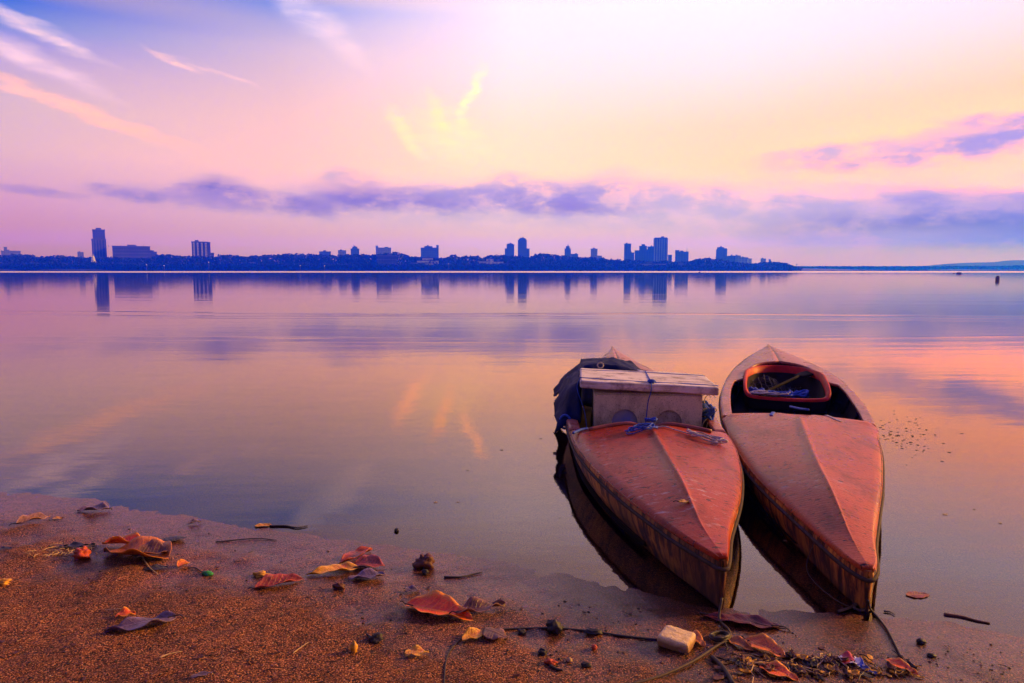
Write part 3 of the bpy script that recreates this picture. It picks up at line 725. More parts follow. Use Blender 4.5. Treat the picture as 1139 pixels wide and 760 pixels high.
leaf('pinkish red leaf at the right end of the litter', (985, 737), (1021, 753), .42, 'redorange', .06, .4, .2, stem=0, seed=27)
leaf('faint red leaf afloat in the shallows right of the canoes', (1008, 663), (1034, 662), .5, 'maroon', .01, .05, .02, stem=0, lift=.002, seed=28)
leaf('yellow leaf tip afloat at the waterline', (283, 586), (304, 585), .35, 'yellow', .05, .3, .1, stem=0, lift=.002, seed=29)
leaf('tiny lilac leaf standing at the waterline', (209, 584), (224, 582), .6, 'purple', .1, .6, .4, stem=0, seed=30)
leaf('thin dark leaf flat on the sand at the left', (66, 609), (106, 609), .22, 'dark', .03, .2, .3, stem=0, seed=31)
leaf('small dark leaf by the left picture edge', (-2, 612), (14, 610), .35, 'dark', .05, .3, .2, stem=0, seed=32)
leaf('orange curled leaf scrap on the green tipped twig', (198, 633), (211, 628), .8, 'orange', .2, .8, .2, stem=0, seed=33)
leaf('faded purple leaf at the lower left bottom edge', (212, 755), (236, 750), .3, 'purple', .04, .3, .2, stem=0, seed=34)
leaf('red brown leaf piece among the litter straws', (913, 735), (932, 741), .5, 'brown', .1, .4, .3, stem=0, seed=35)
# yellow leaf on the red deck
p0 = loc2w(BA, -.085, .42, dA(-.085, .42)+.004); p1 = loc2w(BA, -.035, .43, dA(-.035, .43)+.004)
leaf('tiny yellow leaf lying on the red foredeck', (700, 571), (715, 570), .45, 'yellow', .05, .3, .2, stem=.4, host=(p0, p1), lift=0, group=None)

def gpath(px, lift): return [ground(u, v, lift) for u, v in px]
rope_thing('mooring_rope', 'brown rope from the red canoe bow trailing to the bottom edge', 'rope', [loc2w(BA, -.005, -.025, .06)]+gpath([(800, 690), (810, 702), (811, 712), (795, 722), (770, 738), (735, 754), (700, 764)], .006), .0045, M['rope_brown'])
rope_thing('mooring_rope', 'thin dark rope from the salmon canoe bow along the sand', 'rope', [loc2w(BB, .0, -.025, .05)]+gpath([(968, 679), (976, 688), (986, 701), (995, 718), (1003, 734)], .005), .0042, M['rope_dark'])
rope_thing('sand_cord', 'dark cord on the sand ending at the foam brick', 'rope', gpath([(545, 702), (580, 700), (618, 700), (655, 703), (690, 708), (732, 713)], .003), .0036, M['rope_dark'])
rope_thing('sand_cord', 'dark cord between the orange leaf and the wrapper', 'rope', gpath([(868, 729), (890, 731), (912, 735), (934, 736)], .003), .004, M['rope_dark'])
rope_thing('sand_cord', 'thin dark root running down to the bottom edge', 'root', gpath([(520, 705), (506, 718), (498, 730), (495, 745), (494, 764)], .002), .0022, M['twig'])
rope_thing('branch', 'short dark branch below the rope knot', 'twig', gpath([(792, 733), (801, 741), (808, 750), (816, 764)], .006), .0075, M['twig'])
coil_pts = []
for i in range(40):
    a = i*.8; coil_pts.append(ground(800+11*math.cos(a)*(1-.006*i), 711+4*math.sin(a), .006+.0012*(i % 9)))
rope_thing('rope_knot', 'dark tangled knot of rope beside the foam brick', 'rope', coil_pts, .0045, M['rope_dark'], None, 3, 5)
rope_thing('bow_lashing', 'brown lashing on the sand at the salmon canoe bow', 'rope', gpath([(932, 682), (945, 678), (958, 671), (966, 675), (958, 681), (950, 677), (962, 670)], .006), .005, M['rope_brown'])
def twig(label, px, r, mat='twig', name='twig', lift=.004, cat='twig'):
    P = gpath(px, lift); n = (len(P)-1)*6+1
    return rope_thing(name, label, cat, P, [r*(1-.5*i/n) for i in range(n)], M[mat], 'twigs on the shore')
twig('straight dark twig right of the brown husk', [(494, 643), (512, 643), (526, 640), (536, 638)], .0042)
twig('dark twig touching the long dark red leaf', [(778, 683), (820, 689), (850, 697), (874, 701)], .003)
twig('floating twig at the waterline beside the yellow tip', [(300, 586), (318, 586), (330, 588), (342, 586)], .0045)
twig('pale straw stem across the nearly black leaf', [(157, 618), (163, 628), (168, 634), (176, 640)], .003, 'straw')
twig('thin twig with a green tip', [(209, 633), (218, 633), (224, 637), (231, 639)], .0028)
twig('dark brown stick afloat in the shallows at the right', [(1050, 684), (1070, 687), (1085, 691), (1101, 694)], .006, 'pod_brown', 'floating_stick', .002)
twig('tiny twig afloat beside the thin dark rope', [(983, 681), (990, 682), (995, 685)], .003)
twig('pale straw curving on the lower left sand', [(178, 733), (188, 729), (202, 726)], .0022, 'straw')
twig('pale straw below the maroon leaf', [(326, 728), (334, 722), (343, 716)], .0018, 'straw')
twig('pale straw above the purple grey leaf', [(117, 680), (128, 679), (137, 678)], .0018, 'straw')
twig('faint thin twig on wet sand near the left waterline', [(240, 604), (270, 601), (290, 600), (308, 602)], .003)
twig('dark forked twig at the left of the shore', [(72, 611), (88, 609), (98, 610), (108, 608)], .004)
twig('dark twig near the small yellow fruit', [(408, 707), (416, 712), (422, 716)], .0035)
twig('short dark twig on the sand below the dark cord', [(612, 742), (620, 746), (626, 747)], .005)
def lump(name, label, cat, u, v, rpx, mat, sq=(1, 1, .7), amp=.35, seed=1, group=None):
    p = ground(u, v); d = math.sqrt(p[0]**2+p[1]**2+(CAMH-p[2])**2); r = rpx/F*d*.98
    b = MB(); b.blob((0, 0, r*sq[2]*.7), r, seed, 22, 14, amp*.9, sq); o = b.build(name, M[mat], loc=p); return tag(o, label, cat, group)
lump('husk', 'brown red husk above the orange leaf', 'husk', 472, 631, 10, 'pod_brown', (1, .8, .75), .5, 2)
lump('seed', 'small black seed below the brown husk', 'seed', 473, 639, 3.5, 'pod', (1, 1, .9), .3, 3)
lump('pod', 'black round pod on the dark cord', 'pod', 617, 702, 8, 'pod', (1, 1, .85), .4, 4)
lump('pod', 'flat black pod on the dark cord, right of the round one', 'pod', 660, 705, 8, 'pod', (1.1, .6, .35), .4, 5)
lump('pod', 'small black pod beside the rolled yellow leaf', 'pod', 580, 705, 4.5, 'pod', (1.1, .8, .6), .4, 6)
lump('seed', 'dark red berry on the sand under the dark cord', 'berry', 661, 722, 3, 'red_bit', (1, 1, .9), .2, 7)
lump('fruit', 'small yellow fruit standing on the sand', 'fruit', 394, 725, 5, 'yellow_bit', (.7, .7, 1.25), .25, 8)
lump('flower', 'small red flower head at the left', 'flower', 92, 620, 6, 'red_bit', (1.1, 1, .8), .6, 9)
lump('bud', 'green tip at the end of the thin twig', 'bud', 231, 640, 4, 'green_bit', (1.3, .8, .7), .3, 10)
lump('seed', 'black seed pod near the small yellow fruit', 'seed', 417, 713, 6, 'pod', (1, .8, .7), .6, 11)
lump('seed', 'black seed at the lower centre, left of the twig', 'seed', 604, 728, 5, 'pod', (1, .8, .7), .6, 12)
lump('bark_chip', 'orange bark chip at the lower centre', 'bark chip', 612, 738, 5, 'red_bit', (1.2, .8, .5), .6, 13)
lump('pebble', 'tan pebble at the lower centre', 'pebble', 633, 736, 3, 'straw', (1, .9, .8), .3, 14)
lump('bark_chip', 'dark bark chip at the lower centre right', 'bark chip', 652, 741, 4, 'pod', (1.3, .8, .5), .5, 15)
lump('bark_chip', 'yellow brown scrap left of the bright leaf cluster', 'bark chip', 291, 641, 5, 'yellow_bit', (1.4, .8, .5), .6, 16)
lump('bark_chip', 'brown scrap under the yellow and orange leaf', 'bark chip', 377, 655, 5, 'pod_brown', (1.1, .8, .8), .6, 17)
lump('seed', 'black seed afloat beyond the leaf cluster', 'seed', 441, 591, 2.4, 'pod', (1, 1, .8), .3, 18)
lump('seed', 'small dark lump on the sand at the far right', 'seed', 1025, 716, 3.5, 'pod', (1.2, .9, .7), .4, 19)
lump('seed', 'small dark chip near the right end of the shore', 'seed', 1036, 730, 3, 'pod', (1.3, .9, .5), .4, 20)
lump('bark_chip', 'yellow scrap on the far left edge of the sand', 'bark chip', 3, 650, 5, 'yellow_bit', (1.2, .8, .5), .6, 21)
# foam brick
def m_brick():
    t = NT('cream_foam_brick'); v = t.obj(); f = t.noise(v, 55, 6, .7); d = t.noise(v, 22, 5, .7)
    z = t.n('ShaderNodeSeparateXYZ', Vector=v).outputs[2]
    c = t.ramp(f, [(.3, (.60, .38, .14)), (.6, (.88, .66, .32))])
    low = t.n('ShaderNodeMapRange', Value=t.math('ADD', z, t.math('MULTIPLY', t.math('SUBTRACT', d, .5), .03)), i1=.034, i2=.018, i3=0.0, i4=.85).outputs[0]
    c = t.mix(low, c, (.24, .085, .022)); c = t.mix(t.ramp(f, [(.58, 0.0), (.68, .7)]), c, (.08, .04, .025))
    return t.bsdf(c, .85, .3, t.bump(f, .8, .006))
bk = MB(); a = np.array(ground(730, 719)); b_ = np.array(ground(765, 729)); L_ = float(np.linalg.norm((b_-a)[:2])); hd_ = math.atan2(b_[1]-a[1], b_[0]-a[0])
NX, NY = 14, 9
def bz(x, y, z): return (x+.004*float(fbm(y*60, z*60, 3)), y+.006*float(fbm(x*50, z*50, 4)), z+.004*float(fbm(x*45, y*45, 6)))
bk.box(-L_/2, L_/2, 0, .085, 0, .037)
br = bk.build('foam_brick', m_brick(), loc=(a[0]*.5+b_[0]*.5, a[1]*.5+b_[1]*.5, float(a[2])-.002), rz=hd_, smooth=True)
bevel(br, .010, 3); sbm = br.modifiers.new('rounding', 'SUBSURF'); sbm.subdivision_type = 'SIMPLE'; sbm.levels = sbm.render_levels = 3
tx_ = bpy.data.textures.new('worn', 'CLOUDS'); tx_.noise_scale = .03; dm_ = br.modifiers.new('wear', 'DISPLACE'); dm_.texture = tx_; dm_.strength = .008; dm_.mid_level = .5
br.rotation_euler.x = .05; tag(br, 'cream foam brick with worn corners on the sand', 'brick')
# wrapper: crumpled strip striped red, white and blue
def m_wrap():
    t = NT('striped_wrapper'); v = t.obj(); s = t.n('ShaderNodeSeparateXYZ', Vector=v)
    f = t.math('ADD', t.math('MULTIPLY', s.outputs[0], 13.0), t.math('MULTIPLY', t.noise(v, 25, 3), .5))
    c = t.ramp(t.math('FRACT', f), [(.1, (.45, .03, .03)), (.3, (.6, .55, .55)), (.5, (.02, .06, .40)), (.7, (.55, .52, .55)), (.9, (.4, .03, .02))])
    c.node.color_ramp.interpolation = 'CONSTANT'
    return t.bsdf(c, .3, .5, t.bump(t.noise(v, 60, 4), .6, .005))
leaf('crumpled red, white and blue plastic wrapper', (932, 734), (962, 744), .75, m_wrap(), .08, .2, .5, name='plastic_wrapper', cat='wrapper', stem=0, seed=50, group=None)
leaf('dark blue plastic scrap below the striped wrapper', (955, 744), (976, 752), .4, m_plain('blue_scrap', (.03, .05, .2), .3, .4, 40, .3), .06, .3, .4, name='plastic_scrap', cat='plastic scrap', stem=0, seed=51, group=None)

# uncountable litter
def chips(name, mat, n, area, rr, flat, seed):
    R = random.Random(seed); b = MB(); k = 0
    while k < n:
        u, v = area(R)
        p = ground(u, v)
        if float(terrain_z(p[0], p[1])) < .004: k += 1; continue
        r = R.uniform(*rr)
        b.blob((p[0], p[1], p[2]+r*.2), r, R.randrange(999), 6, 4, .5, (R.uniform(.7, 1.6), R.uniform(.6, 1.2), flat)); k += 1
    return tag(b.build(name, mat, smooth=False), None, None, None, 'stuff')
allsand = lambda R: (R.uniform(-10, 1150), 760-(R.random()**1.3)*190)
o = chips('dark_sand_debris', M['pod'], 520, allsand, (.0015, .0045), .6, 1); o['label'] = 'dark crumbs scattered over the sand'
o = chips('pale_sand_debris', M['straw'], 260, allsand, (.0010, .0030), .5, 2); o['label'] = 'pale crumbs scattered over the sand'
o = chips('red_sand_debris', M['pod_brown'], 240, allsand, (.0015, .005), .5, 3); o['label'] = 'brown crumbs scattered over the sand'
def straws(name, n, area, Lr, r, mat, label, seed):
    R = random.Random(seed); b = MB()
    for i in range(n):
        u, v = area(R); p = ground(u, v, .003)
        if float(terrain_z(p[0], p[1])) < .006: continue
        L = R.uniform(*Lr); a = R.uniform(0, PI); c = R.uniform(-.3, .3)
        c = R.uniform(-2, 2); b.tube([(p[0]+L*q*math.cos(a+c*abs(q)), p[1]+L*q*math.sin(a+c*abs(q)), p[2]+L*.12*(1-4*q*q)*R.random()) for q in (-.5, -.25, 0, .25, .5)], [r*k for k in (.5, 1, 1, .9, .5)], 4)
    tag(b.build(name, mat), label, None, None, 'stuff')
straws('straw_litter', 46, lambda R: (R.gauss(66, 20), R.gauss(614, 4)), (.02, .06), .0016, M['straw'], 'yellow straw bits by the red flower head', 4)
straws('straw_litter', 45, lambda R: (R.uniform(835, 1000), R.gauss(742, 6.5)), (.02, .08), .0018, M['straw'], 'straw bits round the wrapper at the lower right', 5)
straws('twig_litter', 35, lambda R: (R.uniform(790, 1000), R.gauss(741, 8)), (.02, .07), .0022, M['twig'], 'dark twig bits round the wrapper at the lower right', 6)
def flakes(name, n, area, rr, mat, label, seed):
    R = random.Random(seed); b = MB()
    for i in range(n):
        u, v = area(R); p = ground(u, v, .002)
        if float(terrain_z(p[0], p[1])) < .006: continue
        r = R.uniform(*rr); a = R.uniform(0, 2*PI); cu = R.uniform(.2, 1.2); asp = R.uniform(.3, .8)
        rows = []
        for x in (-1, -.5, 0, .5, 1):
            w_ = asp*math.sqrt(max(.03, 1-x*x))*R.uniform(.7, 1.1)
            rows.append([(p[0]+r*(x*math.cos(a)-y*w_*math.sin(a)), p[1]+r*(x*math.sin(a)+y*w_*math.cos(a)), p[2]+r*cu*(.35*y*y+.25*x*x)+R.uniform(0, .1)*r) for y in (-1, -.4, .2, 1)])
        b.grid([q[::-1] for q in rows])
    o = b.build(name, mat); solidify(o, .0008); tag(o, label, None, None, 'stuff')
pile = lambda R: (R.choice((R.gauss(900, 45), R.gauss(965, 25), R.gauss(860, 30))), R.gauss(743, 6.5))
flakes('leaf_litter', 70, pile, (.006, .022), M['pod_brown'], 'brown leaf scraps round the wrapper', 21)
flakes('leaf_litter', 60, pile, (.006, .020), M['yellow_bit'], 'yellow leaf scraps round the wrapper', 22)
flakes('leaf_litter', 28, pile, (.006, .020), M['pod'], 'black leaf scraps round the wrapper', 23)
flakes('leaf_litter', 70, allsand, (.004, .012), M['pod_brown'], 'brown leaf scraps scattered over the shore', 24)
straws('twig_litter', 90, lambda R: (R.uniform(0, 1139), 760-R.random()*150), (.01, .05), .0013, M['twig'], 'dark twig bits scattered over the whole shore', 7)
b = MB(); R = random.Random(8)
for i in range(95):
    u = R.gauss(1000, 22); v = 462+(u-975)*.25+R.gauss(14, 13); p = at_z(u, v, .0015)
    b.blob(p, R.uniform(.004, .010), i, 6, 4, .4, (1.3, .8, .15))
tag(b.build('floating_specks', M['pod'], smooth=False), 'small dark specks afloat right of the canoes', None, None, 'stuff')
b = MB()
for i in range(60):
    u = R.uniform(0, 1139); v = R.uniform(420, 640); p = at_z(u, v, .0015)
    if float(terrain_z(p[0], p[1])) > -.02: continue
    b.blob(p, R.uniform(.003, .010), i, 6, 4, .4, (1.3, .8, .2))
tag(b.build('floating_bits', M['straw'], smooth=False), 'pale bits adrift over the near water', None, None, 'stuff')

# ------------------------------------------------------------------ far bank: trees
def m_foliage(name, c):
    t = NT(name); v = t.pos(); f = t.noise(v, .25, 4, .6)
    return t.bsdf(t.ramp(f, [(.3, tuple(x*.6 for x in c)), (.7, tuple(x*1.4 for x in c))]), .9, .1)
FOL = m_foliage('far_foliage', (.014, .022, .012)); FOL2 = m_foliage('farther_foliage', (.014, .022, .012))
TOPS = [(-120, 286), (-40, 285), (0, 285), (20, 283), (40, 285), (50, 287), (62, 285), (75, 285), (90, 287), (130, 287), (160, 288), (178, 284), (190, 283), (205, 286), (235, 286), (255, 283.5), (272, 286), (300, 284), (330, 282.5), (350, 283), (366, 285), (400, 283), (420, 283), (440, 281), (456, 285), (478, 288), (495, 287), (505, 283), (512, 287), (525, 284), (535, 287), (548, 283), (562, 285), (590, 286), (603, 282), (620, 284), (640, 287), (660, 287), (680, 288.5), (700, 290), (740, 291), (762, 292), (778, 289), (790, 288), (805, 291), (820, 292), (838, 294), (850, 292), (862, 292.5), (876, 294), (886, 298)]
def crowns(name, mat, tops, D, u0, u1, step, label, seed, depth=40):
    R = random.Random(seed); V = []; Q = []
    us = [p[0] for p in tops]; vs = [p[1] for p in tops]; u = u0
    while u < u1:
        vt = np.interp(u, us, vs)+R.uniform(-.9, 1.2); Y = D+R.uniform(0, depth)
        x, _, zt = at_y(u, vt, Y); w_ = R.uniform(5, 9)*D/820; zb = 1.0; hgt = max(zt-zb, 2)
        nl = 190
        for i in range(nl):
            a = R.uniform(0, 2*PI); q = R.random()**.5; h = R.random()
            cx = x+w_*q*math.cos(a)*math.sqrt(max(0, 1-(2*max(h, .45)-1)**2*.9)); cy = Y+w_*q*math.sin(a); cz = zb+hgt*h
            s = R.uniform(.7, 1.7)*D/820
            n = Vector((R.gauss(0, 1), R.gauss(0, 1), R.gauss(0, 1))).normalized(); e = n.orthogonal().normalized(); f = n.cross(e)
            e = e*s; f = f*s*R.uniform(.5, 1); c = Vector((cx, cy, cz))
            o = len(V); V += [c-e-f*.4, c+e*.2-f, c+e+f*.3, c-e*.2+f]; Q.append((o, o+1, o+2, o+3))
        u += step*R.uniform(.6, 1.4)
    b = MB(); b.v = [tuple(v) for v in V]; b.f = Q
    return tag(b.build(name, mat, smooth=False), label, None, None, 'stuff')
crowns('far_trees', FOL, TOPS, 815, -120, 884, 2.6, 'belt of trees along the far bank', 11)
crowns('far_undergrowth', FOL, [(-120, 293), (260, 293), (460, 294.2), (560, 294.2), (600, 292.5), (700, 295.4), (780, 295.4), (884, 297)], 800, -120, 884, 2.6, 'low scrub along the far waterline', 12, 5)
crowns('far_ground_cover', FOL2, [(870, 297.5), (900, 297.6), (1000, 297.3), (1139, 296.5), (1250, 296)], 1480, 870, 1250, 2.4, 'low scrub along the right far bank', 13, 30)
hm = MB(); hx = np.linspace(990, 1400, 90)
hill = [(990, 298), (1010, 297), (1030, 296), (1050, 294), (1070, 292.8), (1090, 292.2), (1105, 291.8), (1120, 290.2), (1139, 289.6), (1200, 290), (1400, 292)]
hp = pchip(hill); rows = []
for k, yy in enumerate(np.linspace(0, 1, 12)):
    row = []
    for u in hx:
        Y = 1900+500*yy; x, _, z = at_y(u, float(hp(u)), 2100)
        row.append((x*Y/2100, Y, max(-1, (z+2+1.6*float(fbm(u*.3, yy*3, 4)))*math.sin(PI*min(1, .02+yy*1.0))-1)))
    rows.append(row)
hm.grid([r[::-1] for r in rows]); tag(hm.build('far_hills', FOL2), 'wooded hill beyond the right far bank', None, None, 'structure')
sp = MB()
for u0, u1, vt, Y in ((-150, 24, 298.6, 700), (40, 122, 299.4, 720)):
    xa = at_y(u0, vt, Y)[0]; xb = at_y(u1, vt, Y)[0]; zt = at_y(u0, vt, Y)[2]; rr = []
    for q in np.linspace(0, 1, 40):
        x = xa+(xb-xa)*q; h = zt*(math.sin(PI*min(1, max(.01, q*1.02)))**.35)*(.75+.5*float(vnoise(q*22, .3, 3)))
        rr.append([(x, Y-10, -.5), (x, Y-6, h*.6), (x, Y, h), (x, Y+10, -.5)])
    sp.grid([r[::-1] for r in rr])
tag(sp.build('far_spit', FOL), 'low dark spit of land off the left far bank', None, None, 'structure')

# ------------------------------------------------------------------ far bank: buildings
def m_facade(name, c, wx=3.2, wz=3.2, dark=.35):
    t = NT(name); p = t.pos(); s = t.n('ShaderNodeSeparateXYZ', Vector=p)
    hx_ = t.math('ADD', s.outputs[0], s.outputs[1])
    fx_ = t.math('FRACT', t.math('DIVIDE', hx_, wx)); fz_ = t.math('FRACT', t.math('DIVIDE', s.outputs[2], wz))
    wn = t.math('MULTIPLY', t.math('MULTIPLY', t.math('GREATER_THAN', fx_, .3), t.math('LESS_THAN', fx_, .85)), t.math('MULTIPLY', t.math('GREATER_THAN', fz_, .35), t.math('LESS_THAN', fz_, .85)))
    n = t.noise(p, .08, 3); col = t.ramp(n, [(.3, tuple(x*.8 for x in c)), (.7, tuple(min(1, x*1.15) for x in c))])
    return t.bsdf(t.mix(t.math('MULTIPLY', wn, .9), col, tuple(x*dark for x in c)), .7, .3)
FD = m_facade('dark_facade', (.06, .06, .065)); FG = m_facade('grey_facade', (.13, .13, .135), 4, 3.4); FL = m_facade('pale_facade', (.42, .41, .40), 4, 3.4); FW = m_facade('white_facade', (.8, .79, .78), 5, 3.4, .4)
RF = m_plain('flat_roof', (.12, .12, .12), .9, .2, .5, .05, .2, True); TR = m_plain('pale_trim', (.5, .48, .46), .8, .2, .5, .05, .2, True)
GBLD = 'buildings of the far city'
def blk(b, u0, u1, vt, Y, dep, z0=0.0):
    xa = at_y(u0, vt, Y)[0]; xb = at_y(u1, vt, Y)[0]; z = at_y((u0+u1)/2, vt, Y)[2]
    b.box(xa, xb, Y, Y+dep, z0, z); return xa, xb, z
def building(label, Y, dep, blocks, mat, cat='building', roof=True, fins=0, spires=(), name='city_building', fin_mat=None, bands=0):
    u0 = min(q[0] for q in blocks); u1 = max(q[1] for q in blocks); x0 = at_y((u0+u1)/2, 300, Y)[0]
    az = math.atan2(x0, Y); root = empty(name, (x0, Y, 0), -az, label, cat, GBLD); ca = math.cos(az)
    def put(b, nm, m): 
        b.v = [((p[0]-x0)*ca, p[1]-Y, p[2]) for p in b.v]; return b.build(nm, m, root, smooth=False)
    for i, q in enumerate(blocks):
        b = MB(); m = mat if len(q) < 4 else q[3]
        xa, xb, z = blk(b, q[0], q[1], q[2], Y+i*.8, dep*(1-.06*i)); w_ = put(b, 'wall' if i == 0 else 'wing', m)
        if roof:
            r = MB(); e = .35; px = .9
            r.box(xa-e, xb+e, Y+i*.8-e, Y+i*.8+dep*(1-.06*i)+e, z, z+px); rr_ = put(r, 'roof', RF)
            if xb-xa > 9:
                h = MB(); cx = xa+(xb-xa)*random.uniform(.3, .7); hw = (xb-xa)*.12; h.box(cx-hw, cx+hw, Y+i*.8+dep*.3, Y+i*.8+dep*.6, z+px, z+px+random.uniform(1.5, 2.6)); put(h, 'plant_room', RF)
        if fins and i == 0:
            for k in range(fins):
                f_ = MB(); x = xa+(xb-xa)*(k+.5)/fins; hw = (xb-xa)/fins*.22
                f_.box(x-hw, x+hw, Y-.9, Y+.05, 2, z-.5); put(f_, 'facade_fin', fin_mat or TR)
        if bands and i == 0:
            for k in range(bands):
                zz = z*(k+1)/(bands+1); f_ = MB(); f_.box(xa-.2, xb+.2, Y-.4, Y+.04, zz-.45, zz+.45); put(f_, 'floor_band', fin_mat or TR)
    for (u, v0, v1, rr) in spires:
        s_ = MB(); pa_ = at_y(u, v0, Y+dep*.4); pb_ = at_y(u, v1, Y+dep*.4); s_.cyl((pa_[0], pa_[1]), rr, pa_[2]-1, pb_[2], 8, rr*.25); put(s_, 'mast', RF)
    return root
D1, D2 = 880, 1400
building('tallest tower of the left bank, stepped with a narrow crown', D1, 20, [(101.6, 118, 266.5), (103, 117, 256), (107.5, 113, 254.3)], FD, fins=5, cat='tower', fin_mat=FG)
building('wide dark slab block right of the stepped tower', D1, 30, [(125, 167, 274.5), (167, 171.5, 279), (171, 175.5, 280.5)], FD, bands=6, fin_mat=FG, spires=((127, 274, 273, .5), (140, 274, 272.6, .4), (165.5, 274, 272, .5)))
building('tower with pale vertical stripes on the left bank', D1, 22, [(213, 231, 269.5), (231.4, 234.2, 270)], FD, fins=4, fin_mat=FL, cat='tower')
building('small block against the right foot of the striped tower', D1+20, 14, [(234.5, 238, 282)], FD)
building('pale low block at the far left end of the skyline', 1250, 20, [(1, 23, 279.5), (4.5, 8, 275.5)], FG)
building('tiny pale block between the far left block and stepped tower', 1250, 16, [(86, 93, 281)], FG)
building('low wide block left of the pointed roof building', D2, 22, [(355, 368, 280.2)], FG)
building('small grey block touching the pointed roof building', D2, 18, [(376, 385, 279)], FL)
building('small pointed roof building above the middle left trees', D2, 18, [(390, 399.5, 277), (392, 397.5, 275)], FG, spires=((394.5, 275, 272.5, 1.2),))
building('pale block with a tall left corner above the trees', D2, 20, [(418, 435, 276), (418, 420.5, 274)], FL)
building('dark apartment block half sunk in the middle left trees', 808, 14, [(419, 441, 285)], FD, bands=3, fin_mat=FG)
building('grey block with a mast on its right corner', D2, 22, [(468, 488, 276), (472, 481, 274.4), (485.5, 488, 273.2)], FG)
building('white stepped terrace building near the middle bank', 809, 12, [(457, 486, 293), (464, 488, 290.3), (470, 482, 287.5)], FW)
building('shorter of the two slim towers at the middle', D2, 22, [(561.5, 566, 277), (563.5, 572, 272.4), (564.5, 570.5, 271.5)], FG, cat='tower')
building('taller round topped slim tower at the middle', D2, 22, [(576, 586, 267.5), (577, 585, 266), (578.5, 583.5, 265.2), (586, 589, 277)], FG, cat='tower')
building('white columned building below the slim towers', 809, 12, [(533, 545, 291), (541, 549, 288.5), (549, 560, 291.5)], FW, fins=4)
building('pointed cap tower between the slim towers and centre', D2, 18, [(628, 635, 277), (629.4, 633.6, 274.5), (635, 643, 283)], FG, spires=((631.5, 274.5, 271.8, 1.8),), cat='tower')
building('square block with a low wing left of the centre', D2, 20, [(657, 664.6, 277.2), (664.6, 669.5, 285)], FL)
building('thin slab tower at the left of the downtown cluster', D2, 22, [(694.3, 702, 271.5), (700, 705.5, 281.5)], FG, cat='tower')
building('domed block in the middle of the downtown cluster', D2, 26, [(706, 728, 279), (711, 719.5, 274), (713.5, 717, 272.2), (720, 728, 274.8)], FG)
building('tallest tower of the downtown cluster', D2-30, 26, [(727, 743, 265.8), (728, 742, 264.8)], FG, fins=6, fin_mat=FL, cat='tower')
building('small annex at the right foot of the tallest tower', D2, 16, [(743, 747.5, 284)], FG)
building('low block carrying an antenna right of the tallest tower', D2, 20, [(751, 766, 280.5), (751, 755.5, 278.8)], FG, spires=((763, 280, 275.5, .7),))
building('rounded tower at the right end of the skyline', D2, 20, [(796.5, 809, 278), (797.5, 805, 275.6), (805, 808, 276.8)], FG, cat='tower')
building('grey block at the foot of the rounded tower', D2-40, 20, [(796, 816, 286.5), (810, 818, 285)], FG)
building('pale gabled block right of the rounded tower', D2-40, 18, [(817, 824, 284.8), (823, 831, 286.8, FL), (829, 836, 288.2, FW)], FL)
building('small pale block near the last trees on the right', D2, 14, [(846, 852, 288.2)], FL)
building('narrow block at the very right end of the trees', D2, 10, [(855, 857.5, 289)], FG)
building('little white house among the left bank trees', 809, 10, [(276, 284, 292.5)], FW)
building('row of pale low houses under the downtown cluster', 809, 12, [(690, 712, 295), (712, 742, 294), (745, 768, 295.5)], FL)
# white lattice tower in front of the stepped tower
wt = empty('lattice_tower', (*at_y(104.5, 300, 809)[:2], 0), 0, 'white tapering lattice tower before the stepped tower', 'tower')
WMT = m_plain('white_steel', (.75, .75, .78), .6, .1, 1, .05)
for sx_ in (-1, 1):
    for sy_ in (-1, 1):
        l = MB(); l.tube([(sx_*3.6, sy_*3.6, 0), (sx_*1.8, sy_*1.8, 8), (sx_*.5, sy_*.5, 17)], .42, 5); l.build('leg', WMT, wt)
for z_, r_ in ((3, 3.0), (8, 1.8), (12, 1.2)):
    l = MB(); l.box(-r_, r_, -r_, r_, z_-.4, z_+.4); l.build('platform', WMT, wt, smooth=False)
l = MB(); l.cyl((0, 0), .35, 16, 19.5, 8, .1); l.build('mast', WMT, wt)
# pole at the end of the right bank
pm = empty('radio_mast', (*at_y(886, 300, 1300)[:2], 0), 0, 'lone pale mast where the tree belt ends', 'mast')
l = MB(); l.cyl((0, 0), 1.0, 0, 10, 8, .5); l.build('pole', TR, pm); l = MB(); l.cyl((0, 0), 1.6, 10, 12, 8, 1.2); l.build('lamp_room', TR, pm)
# lit lamps on the bank
le = NT('lit_lamp'); e_ = le.n('ShaderNodeEmission', Color=(1, .72, .18, 1), Strength=1.3); LM = le.out(e_.outputs[0])
for (u, v, lab) in ((163, 295, 'lit yellow lamp under the wide dark slab block'), (182.5, 296, 'lit yellow lamp right of the wide dark slab block'), (334, 296, 'lit yellow lamp left of the middle trees'), (361, 296, 'lit yellow lamp under the low wide block'), (232, 292, 'lit yellow lamp at the foot of the striped tower'), (499, 294, 'lit yellow lamp right of the white stepped building')):
    p = at_y(u, v, 782); r_ = empty('street_lamp', (p[0], p[1], 0), 0, lab, 'street lamp', 'lit lamps on the far bank')
    l = MB(); l.cyl((0, 0), .12, -1, p[2], 6); l.build('pole', RF, r_); l = MB(); l.blob((0, 0, p[2]+.3), .34, 1, 8, 6, 0); l.build('lamp', LM, r_)
